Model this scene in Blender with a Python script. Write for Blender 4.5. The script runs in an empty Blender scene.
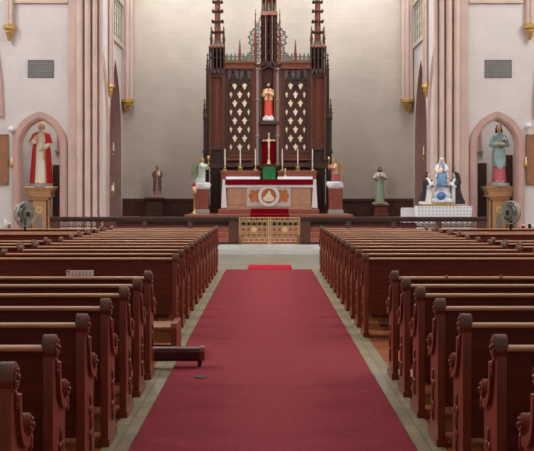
import bpy, math, random
from mathutils import Vector, Matrix
random.seed(7)
C = bpy.context.scene.collection
PI = math.pi
F = 1100.0; CX = -0.04; CZ = 1.71
def X(px, d): return CX + (px - 267.0) / F * d      # lateral place of something seen at distance d
def Z(py, d): return CZ - (py - 193.0) / F * d      # its height
def lin(c):
    c /= 255.0
    return c / 12.92 if c <= 0.04045 else ((c + 0.055) / 1.055) ** 2.4
# ---------------------------------------------------------------- materials
MATS = {}
def mat(name, rgb, rough=0.6, metal=0.0, var=0.12, scale=6.0, bump=0.0, coat=0.0, stretch=(1, 1, 1), detail=4, spec=0.5):
    m = bpy.data.materials.new(name); m.use_nodes = True
    nt = m.node_tree; n = nt.nodes; l = nt.links
    b = n['Principled BSDF']
    tc = n.new('ShaderNodeTexCoord'); mp = n.new('ShaderNodeMapping')
    mp.inputs['Scale'].default_value = stretch
    no = n.new('ShaderNodeTexNoise'); no.inputs['Scale'].default_value = scale; no.inputs['Detail'].default_value = detail
    l.new(tc.outputs['Object'], mp.inputs['Vector']); l.new(mp.outputs['Vector'], no.inputs['Vector'])
    r = n.new('ShaderNodeValToRGB')
    c = [lin(v) for v in rgb]
    r.color_ramp.elements[0].position = 0.3; r.color_ramp.elements[1].position = 0.7
    r.color_ramp.elements[0].color = [min(1, v * (1 - var)) for v in c] + [1]
    r.color_ramp.elements[1].color = [min(1, v * (1 + var)) for v in c] + [1]
    l.new(no.outputs['Fac'], r.inputs['Fac']); l.new(r.outputs['Color'], b.inputs['Base Color'])
    b.inputs['Roughness'].default_value = rough; b.inputs['Metallic'].default_value = metal
    b.inputs['Coat Weight'].default_value = coat; b.inputs['Coat Roughness'].default_value = 0.25
    b.inputs['Specular IOR Level'].default_value = spec
    if bump:
        bp = n.new('ShaderNodeBump'); bp.inputs['Strength'].default_value = bump; bp.inputs['Distance'].default_value = 0.01
        l.new(no.outputs['Fac'], bp.inputs['Height']); l.new(bp.outputs['Normal'], b.inputs['Normal'])
    MATS[name] = m
    return m
def blockmat(name, rgb, joint, bw, bh, rough=0.8, mortar=0.006, var=0.04, plane='wall', off=0.5, second=None):
    m = bpy.data.materials.new(name); m.use_nodes = True
    nt = m.node_tree; n = nt.nodes; l = nt.links; b = n['Principled BSDF']
    tc = n.new('ShaderNodeTexCoord'); sp = n.new('ShaderNodeSeparateXYZ'); cb = n.new('ShaderNodeCombineXYZ')
    l.new(tc.outputs['Object'], sp.inputs[0])
    if plane == 'wall':
        ad = n.new('ShaderNodeMath'); ad.operation = 'ADD'
        l.new(sp.outputs['X'], ad.inputs[0]); l.new(sp.outputs['Y'], ad.inputs[1])
        l.new(ad.outputs[0], cb.inputs['X']); l.new(sp.outputs['Z'], cb.inputs['Y'])
    else:
        l.new(sp.outputs['X'], cb.inputs['X']); l.new(sp.outputs['Y'], cb.inputs['Y'])
    br = n.new('ShaderNodeTexBrick'); br.offset = off
    c = [lin(v) for v in rgb]; c2 = [lin(v) for v in second] if second else [v * (1 - 2 * var) for v in c]
    br.inputs['Color1'].default_value = c + [1]; br.inputs['Color2'].default_value = c2 + [1]
    br.inputs['Mortar'].default_value = [lin(v) for v in joint] + [1]
    br.inputs['Scale'].default_value = 1.0; br.inputs['Mortar Size'].default_value = mortar
    br.inputs['Mortar Smooth'].default_value = 0.3
    br.inputs['Brick Width'].default_value = bw; br.inputs['Row Height'].default_value = bh
    l.new(cb.outputs[0], br.inputs['Vector'])
    no = n.new('ShaderNodeTexNoise'); no.inputs['Scale'].default_value = 1.3; no.inputs['Detail'].default_value = 6
    l.new(tc.outputs['Object'], no.inputs['Vector'])
    mx = n.new('ShaderNodeMix'); mx.data_type = 'RGBA'; mx.blend_type = 'MULTIPLY'; mx.inputs[0].default_value = 0.25
    l.new(br.outputs['Color'], mx.inputs[6]); l.new(no.outputs['Fac'], mx.inputs[7])
    l.new(mx.outputs[2], b.inputs['Base Color']); b.inputs['Roughness'].default_value = rough
    MATS[name] = m
    return m
def emit(name, rgb, s):
    m = bpy.data.materials.new(name); m.use_nodes = True
    b = m.node_tree.nodes['Principled BSDF']
    c = [lin(v) for v in rgb] + [1]
    b.inputs['Base Color'].default_value = c; b.inputs['Emission Color'].default_value = c; b.inputs['Emission Strength'].default_value = s
    MATS[name] = m
    return m
blockmat('wall_white', (228, 220, 216), (214, 206, 202), 0.7, 0.28, mortar=0.005, var=0.008)
blockmat('wall_apse', (214, 200, 186), (200, 186, 173), 0.6, 0.19, mortar=0.005, var=0.02)
blockmat('floor_tile', (176, 98, 54), (110, 70, 46), 0.28, 0.28, rough=0.45, plane='floor', off=0.0, second=(148, 78, 44))
blockmat('strip_tile', (172, 158, 122), (120, 112, 88), 0.21, 0.3, rough=0.5, plane='floor', off=0.0, second=(146, 138, 112))
blockmat('crossing_tile', (142, 144, 128), (120, 116, 102), 0.42, 0.42, rough=0.45, plane='floor', off=0.0, second=(138, 120, 102))
mat('ceiling', (205, 198, 190), 0.9)
mat('pink_stone', (209, 184, 172), 0.75, var=0.08, scale=2.0)
mat('arch_stone', (192, 158, 147), 0.75, var=0.08, scale=2.0)
mat('gate_gold', (204, 174, 128), 0.4, 0.25, var=0.2, scale=20)
mat('frame_stone', (200, 186, 176), 0.7)
mat('mauve_stone', (168, 132, 124), 0.8, var=0.1, scale=2.0)
mat('white_marble', (205, 205, 198), 0.35, var=0.1, scale=3.0)
mat('grey_stone', (168, 168, 162), 0.6, var=0.1, scale=3)
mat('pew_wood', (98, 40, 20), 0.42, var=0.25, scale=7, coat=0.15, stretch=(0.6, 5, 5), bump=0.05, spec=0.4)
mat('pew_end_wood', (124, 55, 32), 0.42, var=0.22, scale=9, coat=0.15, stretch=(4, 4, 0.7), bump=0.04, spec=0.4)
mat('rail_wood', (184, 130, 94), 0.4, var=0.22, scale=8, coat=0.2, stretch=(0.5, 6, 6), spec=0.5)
mat('scroll_wood', (106, 72, 56), 0.5, var=0.25, scale=14, bump=0.2)
mat('kneeler_pad', (74, 22, 24), 0.45, var=0.1)
mat('plank', (150, 100, 62), 0.5, var=0.2, scale=8, stretch=(0.6, 5, 5))
mat('carpet', (144, 56, 64), 0.95, var=0.16, scale=38, bump=0.6, detail=8, spec=0.1)
mat('red_mat', (182, 24, 50), 0.95, var=0.1, scale=60, bump=0.4, spec=0.1)
mat('velvet', (128, 6, 22), 0.9, var=0.2, scale=14, spec=0.1)
mat('dark_wood', (88, 52, 38), 0.5, var=0.3, scale=9, stretch=(3, 3, 0.8), coat=0.1)
mat('deep_wood', (64, 40, 31), 0.55, var=0.3, scale=9)
mat('red_wood', (124, 66, 44), 0.5, var=0.25, scale=9, stretch=(3, 3, 0.8), coat=0.1)
mat('pale_wood', (170, 112, 92), 0.5, var=0.2, scale=9)
mat('green_patina', (112, 114, 100), 0.6, var=0.25, scale=18)
mat('grey_paint', (146, 132, 128), 0.6, var=0.15, scale=10)
mat('cream_gilt', (250, 236, 204), 0.5, var=0.05)
mat('gold', (200, 164, 96), 0.35, 0.6, var=0.2, scale=20)
mat('pale_gold', (236, 210, 158), 0.35, 0.35, var=0.1, scale=20)
mat('brass', (205, 180, 120), 0.35, 0.5, var=0.2, scale=20)
mat('old_brass', (138, 118, 70), 0.4, 0.7, var=0.2, scale=20)
mat('black_metal', (24, 24, 26), 0.5, 0.3)
mat('grey_metal', (112, 112, 114), 0.5, 0.3)
mat('fan_cage', (160, 162, 146), 0.4, 0.3)
mat('fan_blade', (58, 64, 56), 0.45, 0.2)
mat('marble_tan', (198, 154, 124), 0.3, var=0.12, scale=5)
mat('marble_orange', (196, 122, 66), 0.3, var=0.25, scale=7)
mat('marble_red', (148, 84, 66), 0.35, var=0.22, scale=8)
mat('step_red', (150, 86, 69), 0.4, var=0.15, scale=5)
mat('cloth', (236, 236, 238), 0.9, var=0.03)
mat('oak_carved', (196, 148, 104), 0.5, var=0.15, scale=8)
mat('board', (150, 104, 72), 0.6, var=0.1, scale=5)
mat('candle', (242, 234, 214), 0.5, var=0.03)
mat('flame_bulb', (255, 244, 220), 0.4, var=0.02)
mat('green_cloth', (38, 120, 68), 0.8, var=0.2, scale=12)
mat('skin', (234, 194, 166), 0.55, var=0.04)
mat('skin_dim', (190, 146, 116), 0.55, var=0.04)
mat('hair_brown', (70, 42, 28), 0.6, var=0.3, scale=30)
mat('hair_gold', (176, 138, 80), 0.6, var=0.2, scale=30)
mat('robe_red', (206, 30, 36), 0.6, var=0.12, scale=8)
mat('robe_coral', (232, 84, 66), 0.6, var=0.12, scale=8)
mat('robe_white', (240, 232, 208), 0.6, var=0.06, scale=8)
mat('robe_cream', (240, 212, 160), 0.6, var=0.1, scale=8)
mat('robe_ivory', (244, 244, 240), 0.6, var=0.05, scale=8)
mat('robe_teal', (166, 196, 196), 0.6, var=0.12, scale=10)
mat('robe_pink', (216, 112, 122), 0.6, var=0.1, scale=8)
mat('robe_blue', (112, 160, 204), 0.6, var=0.14, scale=8)
mat('robe_black', (38, 38, 44), 0.6, var=0.2, scale=8)
mat('robe_brown', (120, 98, 82), 0.65, var=0.2, scale=8)
mat('robe_mauve', (176, 142, 134), 0.65, var=0.1, scale=8)
mat('robe_green', (172, 198, 170), 0.65, var=0.2, scale=8)
mat('robe_palegreen', (206, 220, 206), 0.65, var=0.12, scale=8)
mat('robe_rose', (188, 96, 98), 0.65, var=0.15, scale=8)
mat('robe_gold', (214, 192, 142), 0.6, var=0.15, scale=8)
mat('wing_green', (142, 148, 118), 0.6, var=0.25, scale=14)
mat('wing_gold', (178, 152, 108), 0.6, var=0.25, scale=14)
mat('cloud', (226, 230, 234), 0.7, var=0.06, scale=8)
mat('globe_blue', (74, 118, 176), 0.4, var=0.35, scale=9)
mat('paper', (244, 238, 238), 0.8, var=0.03)
mat('paper_grey', (178, 172, 178), 0.8)
mat('red_glass', (190, 30, 36), 0.2)
mat('dot_grey', (150, 170, 186), 0.8)
mat('dark_eye', (30, 20, 16), 0.4)
mat('lip', (176, 92, 84), 0.5)
mat('leaf', (92, 118, 70), 0.6)
mat('glass_pale', (216, 214, 192), 0.25, var=0.2, scale=9)
mat('lead', (140, 136, 130), 0.5)
mat('scrap', (70, 52, 62), 0.8)
mat('door_wood', (62, 32, 26), 0.5, var=0.2)
def dotted(name, base, dot, step, r):
    m = bpy.data.materials.new(name); m.use_nodes = True; nt = m.node_tree; n = nt.nodes; l = nt.links
    tc = n.new('ShaderNodeTexCoord'); sp = n.new('ShaderNodeSeparateXYZ'); l.new(tc.outputs['Object'], sp.inputs[0])
    def op(o, a, b=None):
        q = n.new('ShaderNodeMath'); q.operation = o
        for i, v in enumerate((a, b)):
            if v is None: continue
            if isinstance(v, (int, float)): q.inputs[i].default_value = v
            else: l.new(v, q.inputs[i])
        return q.outputs[0]
    fx = op('SUBTRACT', op('FRACT', op('MULTIPLY', sp.outputs['X'], 1 / step)), .5)
    fz = op('SUBTRACT', op('FRACT', op('MULTIPLY', sp.outputs['Z'], 1 / step)), .5)
    q = op('LESS_THAN', op('ADD', op('MULTIPLY', fx, fx), op('MULTIPLY', fz, fz)), r * r)
    mx = n.new('ShaderNodeMix'); mx.data_type = 'RGBA'; l.new(q, mx.inputs[0])
    mx.inputs[6].default_value = [lin(v) for v in base] + [1]; mx.inputs[7].default_value = [lin(v) for v in dot] + [1]
    l.new(mx.outputs[2], n['Principled BSDF'].inputs['Base Color']); n['Principled BSDF'].inputs['Roughness'].default_value = .9
    MATS[name] = m
dotted('dotted_cloth', (236, 236, 238), (150, 172, 186), .1, .2)
M = MATS
# ---------------------------------------------------------------- mesh builder
class MB:
    def __init__(s): s.v = []; s.f = []
    def add(s, vs, fs):
        o = len(s.v); s.v += [tuple(p) for p in vs]; s.f += [tuple(i + o for i in q) for q in fs]; return s
    def box(s, x0, x1, y0, y1, z0, z1):
        return s.add([(x0, y0, z0), (x1, y0, z0), (x1, y1, z0), (x0, y1, z0), (x0, y0, z1), (x1, y0, z1), (x1, y1, z1), (x0, y1, z1)],
                     [(0, 3, 2, 1), (4, 5, 6, 7), (0, 1, 5, 4), (1, 2, 6, 5), (2, 3, 7, 6), (3, 0, 4, 7)])
    def frustum(s, cx, cy, z0, z1, hx0, hy0, hx1, hy1):
        v = [(cx - hx0, cy - hy0, z0), (cx + hx0, cy - hy0, z0), (cx + hx0, cy + hy0, z0), (cx - hx0, cy + hy0, z0),
             (cx - hx1, cy - hy1, z1), (cx + hx1, cy - hy1, z1), (cx + hx1, cy + hy1, z1), (cx - hx1, cy + hy1, z1)]
        return s.add(v, [(0, 3, 2, 1), (4, 5, 6, 7), (0, 1, 5, 4), (1, 2, 6, 5), (2, 3, 7, 6), (3, 0, 4, 7)])
    def tube(s, pts, rad, n=8):
        pts = [Vector(p) for p in pts]
        if not hasattr(rad, '__len__'): rad = [rad] * len(pts)
        rings = []; up = None
        for i, p in enumerate(pts):
            t = (pts[min(i + 1, len(pts) - 1)] - pts[max(i - 1, 0)]).normalized()
            if up is None: up = Vector((0, 0, 1)) if abs(t.z) < 0.9 else Vector((1, 0, 0))
            a = t.cross(up).normalized(); b = a.cross(t).normalized(); up = b
            rings.append([p + (a * math.cos(2 * PI * k / n) + b * math.sin(2 * PI * k / n)) * rad[i] for k in range(n)])
        return s.rings(rings)
    def rings(s, rings, cap=True, closed=True):
        n = len(rings[0]); v = [p for r in rings for p in r]; f = []
        for i in range(len(rings) - 1):
            for k in range(n if closed else n - 1):
                k2 = (k + 1) % n
                f.append((i * n + k, i * n + k2, (i + 1) * n + k2, (i + 1) * n + k))
        if cap:
            f.append(tuple(range(n - 1, -1, -1))); f.append(tuple((len(rings) - 1) * n + k for k in range(n)))
        return s.add(v, f)
    def ell(s, c, r, nu=14, nv=9, rot=None):
        if not hasattr(r, '__len__'): r = (r, r, r)
        c = Vector(c); v = [Vector((0, 0, -r[2]))]; f = []
        for j in range(1, nv):
            a = -PI / 2 + PI * j / nv
            for i in range(nu):
                t = 2 * PI * i / nu
                v.append(Vector((r[0] * math.cos(a) * math.cos(t), r[1] * math.cos(a) * math.sin(t), r[2] * math.sin(a))))
        v.append(Vector((0, 0, r[2])))
        for i in range(nu): f.append((0, 1 + (i + 1) % nu, 1 + i))
        for j in range(nv - 2):
            for i in range(nu):
                a = 1 + j * nu + i; b = 1 + j * nu + (i + 1) % nu
                f.append((a, b, b + nu, a + nu))
        L = len(v) - 1; o = 1 + (nv - 2) * nu
        for i in range(nu): f.append((o + i, o + (i + 1) % nu, L))
        if rot is not None: v = [rot @ p for p in v]
        return s.add([p + c for p in v], f)
    def lathe(s, prof, c=(0, 0, 0), n=20):
        return s.rings([[(c[0] + r * math.cos(2 * PI * k / n), c[1] + r * math.sin(2 * PI * k / n), c[2] + z) for k in range(n)] for r, z in prof])
    def prism(s, poly, fn, w0, w1):
        n = len(poly)
        v = [fn(a, b, w0) for a, b in poly] + [fn(a, b, w1) for a, b in poly]
        f = [tuple(range(n - 1, -1, -1)), tuple(range(n, 2 * n))]
        for k in range(n): f.append((k, (k + 1) % n, n + (k + 1) % n, n + k))
        return s.add(v, f)
    def strip(s, pts, fn, half, w0, w1):
        """a band of given half width following a 2-D polyline, from depth w0 to w1"""
        n = len(pts); a = []; b = []
        for i, p in enumerate(pts):
            q0 = pts[max(i - 1, 0)]; q1 = pts[min(i + 1, n - 1)]
            dx, dy = q1[0] - q0[0], q1[1] - q0[1]; L = math.hypot(dx, dy) or 1
            nx, ny = -dy / L, dx / L
            h = half[i] if hasattr(half, '__len__') else half
            a.append((p[0] + nx * h, p[1] + ny * h)); b.append((p[0] - nx * h, p[1] - ny * h))
        rings = [[fn(*a[i], w0), fn(*b[i], w0), fn(*b[i], w1), fn(*a[i], w1)] for i in range(n)]
        return s.rings(rings)
    def xform(s, m): s.v = [tuple(m @ Vector(p)) for p in s.v]; return s
    def mesh(s, name):
        me = bpy.data.meshes.new(name); me.from_pydata(s.v, [], s.f); me.update()
        import bmesh
        bm = bmesh.new(); bm.from_mesh(me); bmesh.ops.recalc_face_normals(bm, faces=bm.faces); bm.to_mesh(me); bm.free()
        return me
    def build(s, name, m, parent=None, smooth=True, ang=40, bevel=0, voxel=0):
        me = s.mesh(name)
        o = bpy.data.objects.new(name, me); C.objects.link(o)
        if voxel:
            md = o.modifiers.new('r', 'REMESH'); md.mode = 'VOXEL'; md.voxel_size = voxel
            dg = bpy.context.evaluated_depsgraph_get()
            me2 = bpy.data.meshes.new_from_object(o.evaluated_get(dg)); o.modifiers.clear()
            o.data = me2; bpy.data.meshes.remove(me); me = me2; me.name = name
        me.materials.clear(); me.materials.append(M[m] if isinstance(m, str) else m)
        if smooth:
            me.polygons.foreach_set('use_smooth', [True] * len(me.polygons))
            if not voxel: me.set_sharp_from_angle(angle=math.radians(ang))
        if bevel:
            md = o.modifiers.new('bevel', 'BEVEL'); md.width = bevel; md.segments = 2; md.limit_method = 'ANGLE'
        if parent is not None: o.parent = parent
        return o
def thing(name, label, cat, loc=(0, 0, 0), rz=0, group=None):
    o = bpy.data.objects.new(name, None); o.empty_display_size = 0.1; C.objects.link(o)
    o.location = loc; o.rotation_euler = (0, 0, rz); o['label'] = label; o['category'] = cat
    if group: o['group'] = group
    return o
def tag(o, label, cat, group=None):
    o['label'] = label; o['category'] = cat
    if group: o['group'] = group
    return o
def struct(o): o['kind'] = 'structure'; return o
def dup(root, loc, label=None, rz=None):
    def cp(o, p):
        c = o.copy(); C.objects.link(c)
        if p is not None: c.parent = p
        for ch in kids.get(o.name, []): cp(ch, c)
        return c
    kids = {}
    def collect(o):
        kids[o.name] = list(o.children)
        for ch in o.children: collect(ch)
    collect(root)
    r = cp(root, None); r.location = loc
    if rz is not None: r.rotation_euler = (0, 0, rz)
    if label: r['label'] = label
    return r
XZ = lambda a, b, w: (a, w, b)          # drawing plane facing the nave, depth along y
YZ = lambda a, b, w: (w, a, b)          # drawing plane facing sideways
def circ(cx, cy, r, n=16, a0=0, a1=2 * PI):
    return [(cx + r * math.cos(a0 + (a1 - a0) * k / n), cy + r * math.sin(a0 + (a1 - a0) * k / n)) for k in range(n + (0 if abs(a1 - a0) >= 2 * PI - 1e-6 else 1))]
def arch_pts(c, w, zs, za, n=9):
    """pointed arch from left springing over the apex to right springing"""
    h = za - zs; R = (h * h + w * w) / (2 * w)
    th = math.asin(min(1, h / R))
    L = [(c - w + R - R * math.cos(th * k / n), zs + R * math.sin(th * k / n)) for k in range(n + 1)]
    return L + [(2 * c - a, b) for a, b in reversed(L[:-1])]
def arch_wall(mb, u0, u1, z0, z1, c, w, zs, za, fn, w0, w1):
    mb.prism([(u0, z0), (c - w, z0), (c - w, z1), (u0, z1)], fn, w0, w1)
    mb.prism([(c + w, z0), (u1, z0), (u1, z1), (c + w, z1)], fn, w0, w1)
    P = arch_pts(c, w, zs, za)
    for a, b in zip(P[:-1], P[1:]):
        mb.prism([a, b, (b[0], z1), (a[0], z1)], fn, w0, w1)
# ================================================================ THE SETTING
YF = 33.0      # wall that closes the nave on both sides of the sanctuary
YA = 42.0      # back wall of the sanctuary
XS = 11.5; TOP = 15.0; XA = 5.55
struct(MB().box(-XS, XS, -8, 30.5, -0.2, 0).build('floor', 'floor_tile', smooth=False))
mb = MB()
for s in (-1, 1): mb.box(*sorted((s * 0.9, s * 1.15)), -8, 24.4, 0.0, 0.004)
struct(mb.build('trim_1', 'strip_tile', smooth=False))
struct(MB().box(-3.4, 3.4, 24.4, 30.5, 0.0, 0.004).build('trim_2', 'crossing_tile', smooth=False))
struct(MB().box(-XS, XS, 30.5, YF + 3.4, -0.2, 0.14).build('trim_3', 'white_marble', smooth=False))
mb = MB()
for i, (y, z) in enumerate(((33.45, .31), (33.9, .48), (34.35, .66), (34.8, .83))):
    mb.box(-XA + 0.75, XA - 0.75, y, YA if i == 3 else y + 0.46, 0.14, z)
mb.box(-XA, XA, 34.8, YA, 0.14, 0.83)
struct(mb.build('trim_4', 'step_red', smooth=False))
struct(MB().box(-XS, XS, -8, YA + .5, TOP, TOP + 0.3).build('ceiling', 'ceiling', smooth=False))
struct(MB().box(-XS - .4, -XS, -8, YF + .4, -0.2, TOP).build('wall_left', 'wall_white', smooth=False))
struct(MB().box(XS, XS + .4, -8, YF + .4, -0.2, TOP).build('wall_right', 'wall_white', smooth=False))
struct(MB().box(-XS, XS, -8.4, -8, -0.2, TOP).build('wall_rear', 'wall_white', smooth=False))
struct(MB().box(-XA - .6, XA + .6, YA, YA + .4, 0, TOP).build('wall_back', 'wall_apse', smooth=False))
NX = 6.85; NW = 0.625
for s, side in ((-1, 'front_left'), (1, 'front_right')):
    mb = MB(); u = sorted((s * 5.02, s * XS))
    arch_wall(mb, u[0], u[1], 0.14, TOP, s * NX, NW, 3.12, 3.94, XZ, YF, YF + .35)
    struct(mb.build('wall_' + side, 'wall_white', smooth=False))
# niche chapels behind the arches
mb = MB()
for s in (-1, 1):
    a, b = sorted((s * 5.96, s * (NX + 1.6)))
    mb.box(a, b, YF + 3.2, YF + 3.4, 0.14, 5)
    mb.box(*sorted((s * 5.96, s * 6.06)), YF + .35, YF + 3.4, 0.14, 5)
    mb.box(*sorted((s * (NX + 1.5), s * (NX + 1.6))), YF + .35, YF + 3.4, 0.14, 5)
    mb.box(a, b, YF + .35, YF + 3.4, 5, 5.1)
struct(mb.build('wall_chapels', 'wall_white', smooth=False))
for k, (s, a, b, zt) in enumerate(((-1, 53.4, 60.5, 165), (1, 478.5, 486, 163), (1, 505.5, 512, 155))):
    d = YF + 3.14
    o = MB().box(X(a, d) - .02, X(b, d) + (.12 if s < 0 else 0.02), YF + 3.12, YF + 3.2, 0.14, Z(zt, d))
    o.box(X(a, d) + .03, X(b, d) - .03, YF + 3.1, YF + 3.12, 0.3, Z(zt, d) - .12)
    struct(o.build('door_%d' % (k + 1), 'door_wood', smooth=False))
# arch mouldings round the two niche openings (jamb + pointed head)
for k, s in enumerate((-1, 1)):
    mb = MB()
    for off, hw, y0 in ((0.09, .065, -.05), (0.015, .03, -.02), (.17, .022, -.03)):
        P = [(s * NX - NW - off, 0.14)] + [(s * NX - NW - off, z) for z in (1.5,)] + arch_pts(s * NX, NW + off, 3.12, 3.94 + off * 1.15, 12) + [(s * NX + NW + off, 1.5), (s * NX + NW + off, 0.14)]
        mb.strip(P, XZ, hw, YF + y0 - .04, YF + .06)
    P = [(s * NX - NW + .015, 0.14)] + arch_pts(s * NX, NW - .015, 3.12, 3.92, 12) + [(s * NX + NW - .015, 0.14)]
    mb.strip(P, XZ, .02, YF, YF + .38)
    struct(mb.build('trim_%d' % (5 + k), 'arch_stone', ang=25))
# string course high on the front walls, pink above it
for k, s in enumerate((-1, 1)):
    a, b = sorted((s * 6.0, s * 7.62)); z = Z(3.5, YF)
    mb = MB().box(a, b, YF - .1, YF + .02, z, z + .09).box(a, b, YF - .06, YF + .02, z + .09, z + .55).box(a, b, YF - .1, YF + .02, z + .55, z + .64)
    struct(mb.build('trim_%d' % (7 + k), 'pink_stone', smooth=False))
# big arch moulding of the outer bay
for k, s in enumerate((-1, 1)):
    mb = MB()
    for off in (0, .16, .32):
        P = [(s * 9.75 - 1.42 - off, 4.0)] + arch_pts(s * 9.75, 1.42 + off, 4.05, 10.0 + off, 14) + [(s * 9.75 + 1.42 + off, 4.0)]
        mb.strip(P, XZ, .07, YF - .1, YF + .02)
    struct(mb.build('trim_%d' % (9 + k), 'arch_stone', ang=25))
# clustered piers
for k, s in enumerate((-1, 1)):
    mb = MB(); z0 = 0.14; d = YF - .55
    e = [4.83, 5.02, 5.2, 5.38, 5.62, 5.86]
    core = [(4.97, .1), (4.97, -.1), (4.99, -.13), (5.06, -.13), (5.07, -.07), (5.1, -.07), (5.13, -.2), (5.23, -.2), (5.27, -.14), (5.29, -.14), (5.31, -.26), (5.45, -.26), (5.47, -.15), (5.52, -.15), (5.54, -.24), (5.7, -.24), (5.73, -.07), (5.755, -.07), (5.76, -.1), (5.84, -.1), (5.85, -.07), (5.99, -.07), (6.01, -.03), (6.01, .1)]
    poly = [(s * a, b + YF) for a, b in core]
    mb.prism(poly, lambda a, b, w: (a, b, w), z0, TOP)
    for x, y, r in ((5.18, -.21, .068), (5.38, -.27, .085), (5.62, -.25, .1), (5.03, -.12, .03)):
        mb.tube([(s * x, YF + y, z0), (s * x, YF + y, TOP)], r, 14)
    mb.prism([(s * 4.93, YF + .05), (s * 4.93, YF - .2), (s * 5.08, YF - .22), (s * 5.13, YF - .33), (s * 5.3, YF - .4), (s * 5.66, YF - .4), (s * 5.76, YF - .16), (s * 6.05, YF - .12), (s * 6.05, YF + .05)], lambda a, b, w: (a, b, w), z0, z0 + .35)
    struct(mb.build('trim_%d' % (11 + k), 'pink_stone', ang=50))
# sanctuary side walls with blind arch recess and leaded windows
for k, s in enumerate((-1, 1)):
    fn = lambda a, b, w, s=s: (s * w, a, b)
    mb = MB()
    arch_wall(mb, YF + .35, YA, 0.14, TOP, 39.9, 1.5, 3.6, 6.5, fn, XA, XA + .35)
    struct(mb.build('wall_sanctuary_' + ('left', 'right')[k], 'wall_white', smooth=False))
    mb = MB().box(*sorted((s * (XA + .35), s * (XA + .6))), 37.9, YA, .83, 7)
    for off in (.0, .1, .2, .3):
        P = [(39.9 - 1.5 + off, .83)] + arch_pts(39.9, 1.5 - off, 3.6, 6.5 - off, 14) + [(39.9 + 1.5 - off, .83)]
        mb.strip(P, fn, .035, XA + off - .02, XA + off + .12)
    struct(mb.build('trim_%d' % (13 + k), 'mauve_stone', ang=30))
    mb = MB()
    for off in (.0, .13, .26, .39):
        P = [(36.35 - 1.6 + off, .83)] + arch_pts(36.35, 1.6 - off, 3.9, 6.6 - off, 14) + [(36.35 + 1.6 - off, .83)]
        mb.strip(P, fn, .07, XA - .06 + off * .2, XA + .02)
    struct(mb.build('trim_%d' % (17 + k), 'pink_stone', ang=30))
    # window bands above
    mb = MB()
    for z in (7.15, 8.75, 10.6):
        mb.box(*sorted((s * (XA - .1), s * XA)), 38.35, 41.6, z, z + .14)
    for y in (38.35, 41.5): mb.box(*sorted((s * (XA - .06), s * XA)), y, y + .12, 7.15, 10.7)
    struct(mb.build('trim_%d' % (15 + k), 'frame_stone', smooth=False))
    g = MB().box(*sorted((s * (XA - .02), s * (XA + .01))), 38.9, 41.3, 7.32, 8.72)
    g = struct(g.build('window_%d' % (1 + k), 'glass_pale', smooth=False))
    mb = MB()
    for i in range(5): mb.box(*sorted((s * (XA - .045), s * (XA - .02))), 38.9 + i * .6 - .02, 38.9 + i * .6 + .02, 7.32, 8.72)
    for i in range(4): mb.box(*sorted((s * (XA - .04), s * (XA - .02))), 38.9, 41.3, 7.5 + i * .36, 7.52 + i * .36)
    mb.build('window_tracery', 'lead', g, smooth=False)
# wainscot
for k, (a, b) in enumerate(((-XA, -2.3), (2.25, XA))):
    mb = MB().box(a, b, YA - .06, YA, .83, 1.44).box(a, b, YA - .1, YA, 1.4, 1.5)
    n = 9
    for i in range(n + 1):
        x = a + (b - a) * i / n; mb.box(max(a, x - .04), min(b, x + .04), YA - .085, YA, .83, 1.4)
    struct(mb.build('baseboard_' + ('left', 'right')[k], 'dark_wood', smooth=False))
# ================================================================ colonnettes on gilded corbels
def colonnette(label, x, y, zb, r, gm='gold', n=3, rx=1.0):
    t = thing('wall_shaft', label, 'column', (x, y, zb))
    mb = MB()
    for i in range(n):
        o = (i - (n - 1) / 2) * r * 1.3
        mb.tube([(o, -.02 if i == n // 2 else .03, .5), (o, -.02 if i == n // 2 else .03, TOP - zb)], r * .75, 12)
    mb.box(-r * 1.6, r * 1.6, .03, .16, .5, TOP - zb)
    mb.build('shaft', 'pink_stone', t, ang=50)
    w = r * 2.0
    MB().lathe([(w * 1.15, .5), (w * 1.25, .47), (w * 1.2, .36), (w * .75, .32), (w * .85, .26), (w * .6, .2), (w * .5, .1), (w * .3, .05), (w * .42, .02), (.02, 0)], n=8).build('corbel', gm, t, ang=30)
    return t
colonnette('pink wall shaft on gilded corbel, at far left edge above the brown board', X(9, 32.8), 32.86, Z(41, 32.8), .078, n=2)
colonnette('pink wall shaft on gilded corbel, at far right edge above the brown board', X(530.5, 32.8), 32.86, Z(40, 32.8), .078, n=2)
colonnette('slender pink shaft with small gilded corbel behind the left pier', -5.47, 38.1, Z(98, 38.1), .062, n=1)
colonnette('slender pink shaft with small gilded corbel behind the right pier', 5.47, 38.1, Z(98, 38.1), .062, n=1)
colonnette('pink triple shaft on gilded corbel in the left corner of the sanctuary', -5.36, 41.8, Z(112, 41.8), .115)
colonnette('pink triple shaft on gilded corbel in the right corner of the sanctuary', 5.30, 41.8, Z(112, 41.8), .115)
# air grilles
def grille(label, x0, x1, y0, y1):
    t = thing('air_grille', label, 'vent', ((x0 + x1) / 2, YF, (y0 + y1) / 2))
    w = (x1 - x0) / 2; h = (y1 - y0) / 2
    MB().box(-w, w, -.01, 0, -h, h).build('backing', 'grey_metal', t, smooth=False)
    mb = MB()
    for z in (-h, h - .03): mb.box(-w, w, -.035, 0, z, z + .03)
    for x in (-w, w - .03): mb.box(x, x + .03, -.035, 0, -h, h)
    mb.build('frame', 'grey_metal', t, smooth=False)
    mb = MB(); n = 9
    for i in range(1, n):
        z = -h + 2 * h * i / n; mb.box(-w, w, -.03, -.01, z - .012, z + .012)
    for i in range(1, 12):
        x = -w + 2 * w * i / 12; mb.box(x - .006, x + .006, -.028, -.01, -h, h)
    mb.build('slats', 'lead', t, smooth=False)
grille('grey metal air grille in the white wall above the left niche', X(28, YF), X(53.5, YF), Z(77.5, YF), Z(60, YF))
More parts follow.
